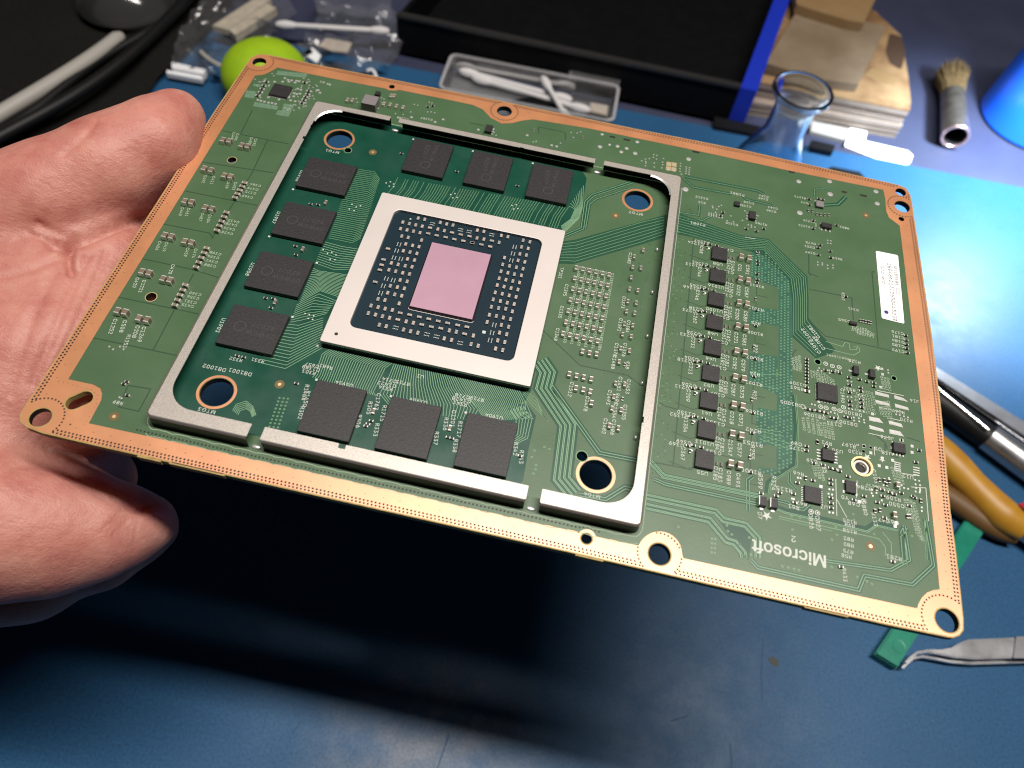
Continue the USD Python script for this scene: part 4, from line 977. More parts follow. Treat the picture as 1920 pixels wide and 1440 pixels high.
# the reference of each capacitor in the grid stands between the rows
for k, y in enumerate(np.linspace(78.45, 56.0, 7)):
    for j, x in enumerate(xs):
        write('C%d' % (1300 + (k * 37 + j * 11) % 96), 0, 0, -90, .8, 'silk_dim', xy=((x + .92) * MM, (y - .25) * MM))
for (a, b) in [(418, 284), (432, 287)] and [(399, 338), (383, 336), (440, 349), (427, 346), (352, 398), (340, 397), (392, 410), (378, 407), (310, 463), (297, 461), (365, 475), (350, 473), (437, 255), (444, 257), (470, 264), (478, 267)]:
    write('C%d' % (400 + int(a) % 97), a, b, -80, .85, 'silk_dim')
for a, b in [(479, 347), (474, 354), (470, 361), (464, 369), (438, 415), (434, 421), (430, 429), (426, 437), (404, 475), (400, 482), (397, 490), (394, 498), (366, 551), (362, 558), (357, 566), (352, 573)]:
    write('C%d' % (350 + int(a) % 89), a, b, 180, .85, 'silk_dim')
# blocks of small print round the controllers
for (x0_, y0_), dx, dy, n, rot, txt in [((1533, 699), (3, 3.6), None, 6, 180, 'C1145C1150'), ((1611, 615), (2.2, 2.6), None, 6, 180, 'CR12CR14CR15'), ((1622, 735), (0, 6.2), None, 7, 180, 'C117C119'), ((1488, 682), (6, 0), None, 3, -85, 'R560R561'), ((1507, 795), (9, 2.2), None, 4, -85, 'R109R25'), ((1540, 805), (7, 1.6), None, 4, -85, 'R115R30'), ((1651, 765), (6, 2), None, 4, -85, 'C1361C140'), ((1527, 880), (7, 2), None, 3, -80, 'R2215R85'), ((1700, 950), (6, 3), None, 4, -80, 'R115C67'), ((1716, 985), (3, 3), None, 4, -80, 'C116C122'), ((1655, 718), (6, 1.4), None, 3, -85, 'C40C41'), ((1563, 668), (12, 2.4), None, 3, 180, 'R240R248'), ((1640, 912), (9, 2.4), None, 3, 180, 'C113C90'), ((1676, 890), (7, 2), None, 3, -80, 'C90C93')]:
    for k in range(n):
        write(txt[:6 + k % 4], x0_ + dx[0] * k, y0_ + dx[1] * k, rot, .72, 'silk_dim')
for q in [[(1567, 898), (1569, 967)], [(1569.5, 937), (1588, 971)], [(1708, 913), (1736, 915), (1741, 977)], [(1644, 732), (1695, 742)], [(1648, 764), (1692, 773)], [(1628, 812), (1672, 822)], [(1668, 784), (1690, 789)], [(1639, 838), (1640, 854)], [(1690, 887), (1716, 892)], [(1607, 901), (1606, 933)], [(1543, 783), (1546, 770)], [(1570, 775), (1573, 785)], [(1397, 444.5), (1416, 448)]]:
    L_ = ribbon(P2(q), .16 * MM, Z4); n = len(SILK['silk'][0])
    SILK['silk'][0].extend([tuple(p) for p in L_.vertices]); SILK['silk'][1].extend([tuple(i + n for i in t) for t in L_.faces])
circ = [ring_mesh(*U(a, b)[:2], .62 * MM, .44 * MM, Z4, 18) for a, b in zm(Z, S1, [(605, 287), (690, 318), (778, 335), (313, 840), (540, 840), (610, 855), (712, 870), (785, 893), (833, 847)]) + zm(Y, 6, [(365, 955), (437, 970), (957, 840)])]
obj('printed_circle', circ[0], LOOKS['silk'], PCB)
for c in circ[1:]:
    obj('printed_circle', c, LOOKS['silk'], PCB)
put(zm(Z, S1, [(605, 287), (690, 318), (778, 335), (540, 840), (610, 855), (712, 870), (785, 893), (833, 847)]) + zm(Y, 6, [(365, 955), (437, 970), (957, 840)]), 'solder_dot', cbox(.4 * MM, .4 * MM, .06 * MM, .02 * MM), 'tin', z=0)
for px_, py_, s in [(1437.5, 967, 1.25), (1626, 857, 1.0), (1646, 690, 1.0), (1654, 862, .8)]:
    a = np.linspace(0, 2 * np.pi, 10, endpoint=False) + .3; c = U(px_, py_)[:2]
    obj('printed_star', sheet(Polygon([(c[0] + s * MM * (1 if k % 2 else .38) * math.cos(t), c[1] + s * MM * (1 if k % 2 else .38) * math.sin(t)) for k, t in enumerate(a)]), Z4), LOOKS['silk'], PCB)
for k, (v, f) in SILK.items():
    tag(obj('printed_lettering', (v, f), LOOKS[k], PCB), kind='stuff')
# light printed fields round the top left controller
for q in [[(521, 133), (577, 138), (573, 146), (517, 140)], [(462, 169), (481, 172), (475, 185), (458, 182)], [(478, 191), (522, 199), (519, 206), (474, 199)], [(532, 194), (552, 197), (541, 219), (517, 215), (521, 207), (529, 207)], [(476, 157), (489, 159), (487, 164), (474, 161)]]:
    obj('printed_field', sheet(Polygon(P2(q)), Z3), LOOKS['field_pale'], PCB)
# the maker's name
mt = meshkit.text_mesh('Microsoft', 2.75 * MM, .012 * MM, bold=True)
a, b = U(1550, 1052)[:2], U(1411, 1021)[:2]
w = mt.bounds[1][0] - mt.bounds[0][0]
mt.apply_scale([np.linalg.norm(b - a) / w, 1, 1])
mt.apply_translation([-mt.bounds[0][0], 0, 0])
mt.apply_transform(trimesh.transformations.rotation_matrix(math.atan2(b[1] - a[1], b[0] - a[0]), [0, 0, 1]))
mt.apply_translation([*U(1549, 1066)[:2] + np.array([0, 2.9 * MM]), .004 * MM])
obj('printed_name', mt, LOOKS['silk'], PCB)
# memory chip print
for x, y, r in [(40.3, 92.2, 0), (40.3, 73.75, 0), (40.35, 55.3, 0), (40.5, 37.3, 0), (65.5, 107.7, 90), (83.55, 107.7, 90), (101.75, 107.65, 90)]:
    st = ([], [])
    for k, t in enumerate(('8ZD77', 'D9WCW')):
        a = math.radians(r)
        write(t, 0, 0, r + 180, 1.25, store=st, z=1.355 * MM, xy=((x + (2.2 if k == 0 else 2.2) * math.cos(a) + (1.2 - 2.4 * k) * -math.sin(a)) * MM, (y + 2.2 * math.sin(a) + (1.2 - 2.4 * k) * math.cos(a)) * MM))
    obj('chip_marking', st, LOOKS['chip_mark'], PCB)
    obj('chip_marking', ring_mesh((x - 3.2 * math.cos(math.radians(r))) * MM, (y - 3.2 * math.sin(math.radians(r))) * MM, 1.5 * MM, 1.25 * MM, 1.355 * MM, 24), LOOKS['chip_mark'], PCB)
# serial label
c4 = [U(1641.8, 470.5)[:2], U(1683.5, 479)[:2], U(1695.5, 607.5)[:2], U(1653, 597)[:2]]
LB = thing('serial_label', (0, 0, 0), PCB)
obj('label_paper', extr(rounded(Polygon(c4), .5 * MM), .0, .09 * MM), LOOKS['label_white'], LB)
ink = ([], [])
ux = (c4[1] - c4[0]); vy = (c4[3] - c4[0]); ang = math.degrees(math.atan2(vy[1], vy[0]))
at = lambda u, v: c4[0] + ux * u + vy * v
def label_line(t, u, v, h):
    write(t, 0, 0, ang, h, store=ink, z=.1 * MM, xy=at(u, v))
label_line('M1189486-001', .82, .40, .98); label_line('18948601712650445239', .56, .58, 1.18); label_line('SOC-MFC', .22, .36, .95)
obj('label_print', ink, LOOKS['ink'], LB)
p = at(.22, .90)
obj('label_dot', disc_mesh(p[0], p[1], .62 * MM, .105 * MM, 14), LOOKS['ink_blue'], LB)
# ------------------------------------------------------------------ the hand that holds the board
nodes = {'p': ('principled_bsdf', {'roughness': 0.52, 'specular_ior_level': 0.4, 'subsurface_weight': 0.25, 'subsurface_scale': 0.0035, 'subsurface_radius': (1.0, 0.35, 0.2)}),
         'tc': ('texture_coordinate', {}), 'n': ('noise_texture', {'scale': 90, 'detail': 6, 'roughness': .65}), 'r': ('rgb_ramp', {'ramp': [(.28, (.34, .105, .085)), (.48, (.43, .170, .135)), (.72, (.50, .235, .185))]}),
         'mp': ('mapping', {'scale': (260, 900, 900), 'rotation': (0, 0, .9)}), 'w': ('noise_texture', {'scale': 1.0, 'detail': 3, 'distortion': .4}),
         'v': ('voronoi_texture', {'scale': 1300, 'feature': 'distance_to_edge'}), 'n2': ('noise_texture', {'scale': 420, 'detail': 4}),
         'm1': ('math', {'math_type': 'multiply_add', 'value2': 0.5}), 'm2': ('math', {'math_type': 'multiply_add', 'value2': .9}),
         'b': ('bump', {'strength': .6, 'distance': .0003})}
links = [('tc.object', 'n.vector'), ('n.fac', 'r.fac'), ('r.color', 'p.base_color'), ('tc.object', 'mp.vector'), ('mp.vector', 'w.vector'), ('tc.object', 'v.vector'), ('tc.object', 'n2.vector'),
         ('v.distance', 'm1.value1'), ('n2.fac', 'm1.value3'), ('w.fac', 'm2.value1'), ('m1.value', 'm2.value3'), ('m2.value', 'b.height'), ('b.normal', 'p.normal')]
LOOKS['skin'] = usdkit.material(stage, '/World/Looks/skin', nodes, links, surface='p.BSDF')


def K(px_, py_, rpx, zmm):
    p = U(px_, py_, zmm * MM)
    depth = (CAM_R @ p + CAM_T)[2]
    return (*p, rpx * depth / FPX)


THUMB = [K(331, 222, 53, 1), K(292, 268, 76, 0), K(205, 318, 88, -2), K(95, 372, 96, -5), K(-50, 440, 130, -12), K(-230, 520, 190, -22)]
PALM = [[K(215, 452, 62, -14), K(120, 545, 105, -19), K(40, 690, 130, -22), K(10, 800, 105, -26), K(-60, 930, 120, -26)],
        [K(-60, 560, 160, -22), K(-120, 760, 190, -30), K(-230, 720, 230, -36)],
        [K(235, 500, 44, -14), K(150, 640, 62, -17), K(95, 725, 55, -19)]]
HEEL = [K(-230, 960, 190, -36), K(-110, 968, 158, -30), K(0, 980, 138, -28), K(115, 990, 114, -32), K(205, 990, 78, -34), K(262, 984, 52, -36), K(296, 980, 30, -37)]
HEEL2 = [K(-140, 1110, 100, -60), K(60, 1082, 74, -60), K(190, 1040, 58, -59), K(270, 1004, 40, -58), K(305, 990, 28, -57)]
FING = []
for y, L_, r in ((16, 20, 7.4), (40, 30, 8.4), (60, 60, 8.6), (80, 60, 8.4)):
    FING.append([(-.022, y * MM, -.028, .011), (.002, y * MM, -.0205, .0095), (L_ * .45 * MM, (y + 1) * MM, -.0125 - (r - 8) * MM, r * MM * 1.06), (L_ * .75 * MM, (y + 1) * MM, -.0108 - (r - 8) * MM, r * MM), (L_ * MM, (y + 2) * MM, -.0102 - (r - 8) * MM, r * MM * .9)])
h = 2.1 * MM
lo, hi = np.array([-.230, -.075, -.095]), np.array([.095, .135, .022])
nx, ny, nz = np.ceil((hi - lo) / h).astype(int)
gx, gy, gz = np.meshgrid(lo[0] + h * np.arange(nx), lo[1] + h * np.arange(ny), lo[2] + h * np.arange(nz), indexing='ij')
GP = np.stack([gx, gy, gz], -1)


def cone(a, b):
    a, b = np.array(a), np.array(b); ab = b[:3] - a[:3]; l2 = ab @ ab
    t = np.clip(((GP - a[:3]) @ ab) / l2, 0, 1)
    return np.linalg.norm(GP - a[:3] - t[..., None] * ab, axis=-1) - (a[3] + t * (b[3] - a[3]))


def smin(a, b, k):
    q = np.clip(.5 + .5 * (b - a) / k, 0, 1)
    return b * (1 - q) + a * q - k * q * (1 - q)


def chain(C, k=.004):
    d = None
    for a, b in zip(C[:-1], C[1:]):
        c = cone(a, b); d = c if d is None else smin(d, c, k)
    return d


PALM.append([K(20, 850, 80, -34), K(140, 880, 78, -40), K(200, 900, 50, -50)])
palm = chain(PALM[0], .010)
for c in PALM[1:]:
    palm = smin(palm, chain(c, .010), .012)
arm = chain([(-.075, .030, -.036, .027), (-.130, .012, -.044, .030), (-.260, -.030, -.060, .031)], .01)
palm = smin(palm, arm, .02)
hand = smin(palm, chain(THUMB, .006), .0035)
low = smin(chain(HEEL, .006), chain(HEEL2, .006), .0012)
hand = smin(hand, low, .003)
fg = None
for c in FING:
    d = chain(c, .004); fg = d if fg is None else np.minimum(fg, d)
hand = smin(hand, fg, .003)
wr = meshkit.fbm(GP * [60, 95, 95], 3, 4) - .5
hand = hand + wr * 1.1 * MM
flat = hand.tolist()


def sdf(x, y, z):
    fx, fy, fz = (x - lo[0]) / h, (y - lo[1]) / h, (z - lo[2]) / h
    i, j, k = min(max(int(fx), 0), nx - 2), min(max(int(fy), 0), ny - 2), min(max(int(fz), 0), nz - 2)
    u, v, w = fx - i, fy - j, fz - k
    a, b = flat[i], flat[i + 1]
    c0 = (a[j][k] * (1 - w) + a[j][k + 1] * w) * (1 - v) + (a[j + 1][k] * (1 - w) + a[j + 1][k + 1] * w) * v
    c1 = (b[j][k] * (1 - w) + b[j][k + 1] * w) * (1 - v) + (b[j + 1][k] * (1 - w) + b[j + 1][k + 1] * w) * v
    return -(c0 * (1 - u) + c1 * u)


hm = manifold3d.Manifold.level_set(sdf, [*(lo + h), *(hi - h)], h, 0.0)
mm_ = hm.to_mesh(); tm = trimesh.Trimesh(mm_.vert_properties[:, :3], mm_.tri_verts, process=True)
tm = tm.subdivide()
trimesh.smoothing.filter_taubin(tm, iterations=8)
# creases and fine folds of the palm, pressed into the surface
v = np.array(tm.vertices); n_ = np.array(tm.vertex_normals)
def crease(pts, w, d):
    global v
    L_ = np.array([U(a, b, z * MM) for a, b, z in pts]); L_ = spline(L_, 40)
    from scipy.spatial import cKDTree
    # the crease is a curtain seen from above the palm: distance measured across the camera-facing surface
    C = CAM_C; dv = v - C; dv /= np.linalg.norm(dv, axis=1)[:, None]; dl = L_ - C; dl /= np.linalg.norm(dl, axis=1)[:, None]
    dist, _ = cKDTree(dl).query(dv)
    face = (n_ * (C - v)).sum(1) > 0
    v = v - n_ * (d * MM * np.exp(-(dist / w) ** 2) * face)[:, None]
crease([(95, 455, -8), (140, 452, -8), (175, 440, -6), (270, 412, -4)], .0060, 3.0)
crease([(140, 452, -9), (128, 480, -12), (133, 510, -14)], .0040, 2.4)
crease([(70, 420, -5), (120, 440, -6), (150, 446, -8)], .004, .8)
crease([(60, 440, -5), (100, 455, -8), (130, 462, -9)], .003, .7)
crease([(0, 520, -10), (60, 505, -10), (125, 470, -10)], .004, .6)
crease([(165, 480, -14), (110, 600, -16), (60, 720, -20)], .005, .6)
crease([(120, 480, -14), (60, 600, -16), (20, 740, -20)], .005, .5)
crease([(200, 470, -14), (150, 590, -16), (100, 700, -20)], .004, .5)
crease([(0, 880, -20), (70, 868, -18), (140, 895, -18), (270, 955, -20)], .006, 1.2)
crease([(120, 290, 0), (172, 238, 0), (180, 225, 0)], .003, .5)
for k in range(7):
    x = 225 + 11 * k
    crease([(x - 40, 1000 + 6 * k, -24), (x, 960 - 2 * k, -22), (x + 12, 940 + 2 * k, -22)], .0022, .22)
tm = trimesh.Trimesh(v, tm.faces, process=False)
hd = obj('hand', tm, LOOKS['skin'], None, smooth=True)
UsdGeom.Xformable(hd).AddTranslateOp().Set(Gf.Vec3d(*map(float, OFF)))
tag(hd, 'bare left hand holding the circuit board by its left edge, thumb pointing away', 'hand')
# ------------------------------------------------------------------ mat, table and the things on them
def tp(L, h=0.0):
    return Polygon([tuple(T(a, b, h)[:2]) for a, b in L])


def at_(p, z=0.0):
    return np.array([p[0], p[1], z])


nodes = {'p': ('principled_bsdf', {'roughness': .42, 'specular_ior_level': .25}), 'tc': ('texture_coordinate', {}),
         'n': ('noise_texture', {'scale': 9, 'detail': 6, 'roughness': .6}), 'r': ('rgb_ramp', {'ramp': [(.3, (.015, .070, .160)), (.52, (.018, .078, .176)), (.75, (.021, .086, .19))]}),
         'n2': ('noise_texture', {'scale': 45, 'detail': 7, 'roughness': .75}), 'sc': ('rgb_ramp', {'ramp': [(.64, (0, 0, 0)), (.88, (.12, .12, .12))]}),
         'mx': ('mix_color', {'b': (.11, .14, .19)}), 'mr': ('map_range', {'from_min': .3, 'from_max': .7, 'to_min': .42, 'to_max': .56}),
         'sp': ('noise_texture', {'scale': 950, 'detail': 2}), 'sr': ('rgb_ramp', {'ramp': [(.30, (.78, .78, .78)), (.5, (1, 1, 1)), (.7, (1.16, 1.16, 1.16))]}), 'ml': ('mix_color', {'blend_type': 'multiply', 'fac': 1.0, 'use_clamp_result': False}),
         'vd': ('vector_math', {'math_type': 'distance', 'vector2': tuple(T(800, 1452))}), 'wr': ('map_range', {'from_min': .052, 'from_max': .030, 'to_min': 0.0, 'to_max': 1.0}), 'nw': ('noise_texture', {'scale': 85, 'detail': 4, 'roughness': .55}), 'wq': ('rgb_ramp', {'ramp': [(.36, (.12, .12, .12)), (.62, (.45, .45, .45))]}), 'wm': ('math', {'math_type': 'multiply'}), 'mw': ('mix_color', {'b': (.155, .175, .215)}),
         'nb': ('noise_texture', {'scale': 700, 'detail': 3}), 'b': ('bump', {'strength': .10, 'distance': .0003})}
links = [('tc.object', 'n.vector'), ('n.fac', 'r.fac'), ('tc.object', 'n2.vector'), ('n2.fac', 'sc.fac'), ('sc.color', 'mx.fac'), ('r.color', 'mx.a'), ('tc.object', 'sp.vector'), ('sp.fac', 'sr.fac'),
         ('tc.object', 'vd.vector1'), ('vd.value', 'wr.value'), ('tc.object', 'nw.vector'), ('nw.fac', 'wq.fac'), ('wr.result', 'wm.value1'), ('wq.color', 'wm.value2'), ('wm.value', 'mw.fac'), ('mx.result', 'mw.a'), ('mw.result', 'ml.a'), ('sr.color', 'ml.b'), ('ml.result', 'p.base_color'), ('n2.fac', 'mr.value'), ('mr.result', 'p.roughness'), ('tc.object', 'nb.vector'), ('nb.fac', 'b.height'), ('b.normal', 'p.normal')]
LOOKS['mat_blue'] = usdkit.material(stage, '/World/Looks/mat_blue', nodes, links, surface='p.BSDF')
mat('table_grey', (.033, .039, .078), rough=.6, noise=25, color2=(.026, .031, .066), bump=.3, bscale=500)
mat('black_plastic', (.004, .004, .005), rough=.6, spec=.12, noise=120, amount=.2, bump=.2, bscale=900)
mat('rim_highlight', (.022, .021, .021), rough=.4)  # paler than the bin, painting a highlight along its front rim
mat('black_cloth', (.0075, .0072, .0068), rough=.95, spec=.1, noise=900, color2=(.014, .0135, .012), bump=.6, bscale=1500)
mat('bin_blue', (.010, .030, .42), rough=.4)
mat('cup_blue', (.008, .11, .75), rough=.3, spec=.6)
mat('lime', (.33, .52, .008), rough=.6, noise=90, color2=(.27, .45, .008), bump=.2, bscale=700)
mat('cotton', (.60, .585, .595), rough=.9, bump=.3, bscale=1800)
mat('paper_white', (.78, .79, .82), rough=.6)
mat('cream', (.46, .41, .33), rough=.6, noise=200, amount=.12)
mat('tan_card', (.42, .37, .32), rough=.7, noise=200, amount=.1)
mat('ply_top', (.29, .18, .085), rough=.7, noise=38, color2=(.15, .075, .03), ramp=(.42, .66), bump=.3, bscale=400)
mat('pine', (.22, .165, .108), rough=.75, noise=30, color2=(.15, .105, .062), ramp=(.35, .7), bump=.3, bscale=500)
mat('pine_old', (.24, .155, .07), rough=.75, noise=45, color2=(.22, .13, .05), bump=.3)
mat('ply_pale', (.23, .185, .15), rough=.8, noise=160, color2=(.29, .22, .17), bump=.3)
mat('ply_dark', (.14, .095, .070), rough=.8, noise=160, amount=.2)
mat('scorch', (.055, .028, .014), rough=.8)
mat('steel', (.50, .50, .52), rough=.34, metal=.92, noise=60, color2=(.44, .44, .46), rough_noise=.06, bump=.1, bscale=700)
mat('chrome', (.75, .76, .78), rough=.14, metal=1.0)
mat('grey_metal', (.34, .34, .36), rough=.42, metal=.7, noise=90, amount=.1)
mat('brass_steel', (.30, .265, .225), rough=.38, metal=.85, noise=140, amount=.2)
mat('copper_pink', (.80, .55, .52), rough=.25, metal=.9)
mat('bristle', (.17, .11, .042), rough=.7, noise=500, amount=.3)
mat('yellow_grip', (.44, .225, .020), rough=.45, spec=.5, noise=60, color2=(.36, .165, .012), bump=.1, bscale=300)
mat('red_plastic', (.42, .012, .02), rough=.4)
mat('green_plastic', (.006, .21, .135), rough=.33, spec=.5, noise=120, color2=(.005, .165, .11), bump=.15, bscale=300)
mat('white_rod', (.36, .34, .31), rough=.5)
mat('cable_black', (.0045, .0045, .005), rough=.5, spec=.3)
mat('stain', (.030, .034, .030), rough=.6)
LOOKS['glass'] = usdkit.material(stage, '/World/Looks/glass', {'p': ('principled_bsdf', {'base_color': (.84, .92, 1.0), 'roughness': .09, 'transmission_weight': 1.0, 'ior': 1.47})}, [], surface='p.BSDF')
mat_clear('clear_plastic', rough=.12, ior=1.5, milk=.035)
mat_clear('clear_edge', rough=.12, ior=1.5, milk=.16)  # milkier, so the case rim carries a painted edge highlight
mat_clear('bag_film', rough=.14, ior=1.5, milk=.05, bump=.6, bscale=90)

# setting
tb = box(-1.3, -1.0, 1.5, 1.6)
obj_table = obj('table_top', extr(tb, -.030, -.0025), LOOKS['table_grey']); tag(obj_table, kind='structure')
e0, e1 = T(740, 122)[:2], T(1920, 352)[:2]; d = (e1 - e0) / np.linalg.norm(e1 - e0); nrm = np.array([d[1], -d[0]])
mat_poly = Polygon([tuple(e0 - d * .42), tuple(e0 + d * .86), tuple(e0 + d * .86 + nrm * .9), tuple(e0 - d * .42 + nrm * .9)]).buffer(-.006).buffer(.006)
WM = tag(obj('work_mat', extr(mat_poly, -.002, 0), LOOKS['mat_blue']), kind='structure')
mat('mat_cut', (.013, .058, .132), rough=.7)
for q in ([(1431, 1200), (1427, 1262), (1429, 1310)], [(1372, 1440), (1369, 1395)], [(492, 1370), (502, 1335)], [(365, 1375), (372, 1362)], [(820, 1440), (842, 1378)], [(548, 1375), (566, 1352)], [(1258, 1352), (1290, 1342)]):
    obj('cut_line', sheet(LineString([tuple(T(*c)[:2]) for c in q]).buffer(.00022), .00004), LOOKS['mat_cut'], WM)
# scorched spot on the mat
c = T(1450, 1240)
blot = Polygon([(c[0] + r * math.cos(a), c[1] + r * math.sin(a)) for a, r in zip(np.linspace(0, 2 * np.pi, 18, endpoint=False), RNG.uniform(.0010, .0026, 18))])
tag(obj('scorch_mark', sheet(blot, .0001), LOOKS['stain']), 'small dark scorch mark on the blue mat below the circuit board', 'scorch mark')

# black cloth at the left
cl = tp([(-700, -150), (-700, 600), (-100, 480), (60, 330), (190, 250), (262, 214), (300, 160), (345, 120), (420, 40), (470, -60), (480, -220), (0, -260)])
pts = np.array(cl.exterior.coords)[:-1]
g = trimesh.Trimesh(*trimesh.creation.triangulate_polygon(cl, engine='earcut'), process=False) if False else sheet(cl, 0)
for _ in range(5):
    g = g.subdivide_to_size(.012, max_iter=30) if _ == 0 else g
v = np.array(g.vertices); v[:, 2] = .0015 + .010 * meshkit.fbm(np.c_[v[:, :2] * 16, np.zeros(len(v))], 3, 9) ** 1.5
tag(obj('black_cloth', trimesh.Trimesh(v, g.faces, process=False), LOOKS['black_cloth'], smooth=True), 'black cloth spread over the left back corner of the bench', 'cloth')


def line_thing(name, pts, r, look, label, cat_, heights):
    P = spline([T(a, b, hh) for (a, b), hh in zip(pts, heights)], 40)
    rr = np.full(40, r); rr[0] = rr[-1] = r * .6
    return tag(obj(name, tube(P, rr, 14), LOOKS[look], smooth=50), label, cat_)


line_thing('white_rod', [(-160, 318), (0, 214), (110, 148), (228, 66)], .0042, 'white_rod', 'pale rod lying aslant on the black cloth at the far left', 'rod', [.016, .016, .016, .016])
line_thing('black_cable', [(-120, 330), (0, 256), (110, 196), (210, 130), (330, 20), (400, -60)], .0035, 'cable_black', 'black cable running alongside the pale rod on the cloth, nearer the hand', 'cable', [.014] * 6)
line_thing('black_cable', [(-120, 290), (60, 210), (190, 110), (260, 70), (360, -40)], .0028, 'cable_black', 'thin black cable running between the pale rod and the thicker cable', 'cable', [.014] * 5)
dm = lathe([(0.0001, .020), (.010, .0195), (.020, .016), (.027, .009), (.030, .001)][::-1], 40)
p = T(240, 8, .008); dm.apply_translation([p[0], p[1], .010])
tag(obj('clear_dome', dm, LOOKS['clear_plastic'], smooth=True), 'clear plastic dome lying on the cloth at the top left edge of the picture', 'plastic dome')

# bags and small things left of the box
def film(name, L, h0, amp, seed, label):
    g = sheet(tp(L, .004), 0).subdivide_to_size(.005, max_iter=30)
    v = np.array(g.vertices); f1 = meshkit.fbm(np.c_[v[:, :2] * 60, np.full(len(v), seed)], 3, seed)
    v[:, 2] = h0 + amp * np.abs(f1 - .5) * 3.2
    return tag(obj(name, trimesh.Trimesh(v, g.faces, process=False), LOOKS['bag_film'], smooth=False), label, 'plastic bag')


film('plastic_bag', [(560, 105), (600, 40), (590, 10), (732, 30), (775, 45), (745, 120), (700, 152), (640, 150), (580, 130)], .0060, .006, 3, 'crumpled clear plastic bag under the single cotton swab')
film('plastic_bag', [(320, 130), (345, 60), (400, -10), (530, -20), (560, 40), (520, 70), (470, 150), (400, 150)], .0060, .007, 5, 'crumpled clear plastic bag left of the lime green dome, on the cloth edge')
film('plastic_bag', [(590, 3), (735, 32), (735, 70), (600, 60)], .016, .003, 8, 'flat clear plastic sleeve standing behind the single cotton swab')


def swab(a, b, ha, hb, label, both=True, r=.00165):
    s = thing('cotton_swab'); tag(s, label, 'cotton swab', None)
    A, B = T(*a, ha), T(*b, hb)
    obj('stick', tube(np.array([A, A * .5 + B * .5, B]), r, 10), LOOKS['cotton'], s, smooth=50)
    u = (B - A) / np.linalg.norm(B - A)
    for q, sg in ((A, 1), (B, -1)) if both else ((A, 1),):
        t = np.linspace(0, 1, 12); rr = .0031 * np.sin(np.pi * np.clip(t * .93 + .07, 0, 1)) ** .55 * (1 - .3 * t)
        obj('cotton_bud', tube(np.array([q + u * sg * (-.002 + .015 * k) for k in t]), np.maximum(rr, .0003), 14), LOOKS['cotton'], s, smooth=60)
    return s


swab((524, 46), (724, 58), .012, .012, 'single cotton swab lying on the plastic bag behind the lime green dome')
def slab(name, L, h0, h1, look, label, cat_):
    return tag(obj(name, extr(tp(L, h1), h0, h1), LOOKS[look]), label, cat_)


slab('flat_connector', [(398, 48), (490, -12), (508, -2), (428, 56)], .009, .013, 'cream', 'cream flat connector strip behind the lime green dome, the farther of two', 'connector')
slab('flat_connector', [(430, 56), (500, 6), (518, 15), (441, 66)], .009, .014, 'cream', 'pale flat connector strip behind the lime green dome, the nearer of two', 'connector')
slab('white_strip', [(322, 116), (386, 130), (382, 139), (322, 127)], .004, .008, 'paper_white', 'short whitish plastic strip above the thumb tip, the farther of two', 'strip')
slab('white_strip', [(313, 131), (380, 144), (378, 149), (312, 137)], .003, .006, 'paper_white', 'short whitish plastic strip above the thumb tip, the nearer of two', 'strip')
slab('tan_card', [(597, 86), (611, 71), (660, 80), (652, 98), (622, 95)], .019, .0197, 'tan_card', 'small pale card scrap on the plastic bag below the single cotton swab', 'card')
slab('paper_tab', [(574, 104), (585, 88), (602, 104), (594, 118)], .017, .0175, 'paper_white', 'small white tab beside the right side of the lime green dome', 'tab')
slab('black_chip', [(571, 98), (580, 90), (586, 95), (576, 101)], .018, .019, 'black_plastic', 'tiny black piece beside the white tab right of the lime green dome', 'electronic part')
line_thing('white_stick', [(376, 96), (388, 108), (416, 124)], .0013, 'white_rod', 'short curved white stick touching the left side of the lime green dome', 'stick', [.012, .012, .012])
line_thing('bright_wire', [(688, 134), (697, 131), (704, 140), (709, 152)], .0009, 'paper_white', 'short bent shiny wire on the blue mat just behind the circuit board', 'wire', [.010, .011, .010, .002])
# lime dome
p = T(497, 139, .013)
t = np.linspace(0, np.pi / 2, 14)
prof = [(.0272 * (1 - .06 * (1 - k / 13) ** 2) * math.cos(a) ** .9 if math.cos(a) > 1e-6 else 1e-5, .010 + .0205 * math.sin(a)) for k, a in enumerate(t)]
prof = [(.0225, 0), (.0245, .003)] + prof
lm = lathe(prof, 48); lm.apply_translation([p[0], p[1], 0])
tag(obj('lime_dome', lm, LOOKS['lime'], smooth=True), 'lime green rounded dome behind the far left corner of the circuit board', 'dome')

# clear case of swabs
CS = thing('clear_case'); tag(CS, 'clear plastic case of cotton swabs lying between the black bin and the circuit board', 'plastic case')
bk0, bk1 = T(848, 103, .014)[:2], T(1160, 163, .014)[:2]; dd = (bk1 - bk0); nn = np.array([dd[1], -dd[0]]) / np.linalg.norm(dd); wd = .034
cp = Polygon([tuple(bk0), tuple(bk1), tuple(bk1 + nn * wd), tuple(bk0 + nn * wd)]).buffer(-.004).buffer(.004, quad_segs=4)
obj('case_floor', extr(cp, .0006, .0014), LOOKS['clear_plastic'], CS)
obj('case_wall', extr(cp.difference(cp.buffer(-.0012)), .0016, .014), LOOKS['clear_plastic'], CS)
obj('case_rim', extr(cp.buffer(.0010).difference(cp.buffer(-.0006)), .0142, .0150), LOOKS['clear_edge'], CS)
lt = [bk0 + dd * .70, bk0 + dd * 1.0]
obj('case_latch', extr(Polygon([tuple(lt[0]), tuple(lt[1]), tuple(lt[1] - nn * .005), tuple(lt[0] - nn * .005)]).buffer(-.001).buffer(.001), .0125, .0155), LOOKS['clear_plastic'], CS)
swab((861, 124), (1072, 163), .006, .006, 'cotton swab in the clear case, the farthest of the three lying side by side')
swab((868, 133), (1066, 186), .005, .005, 'cotton swab in the clear case, the middle one of the three lying side by side')
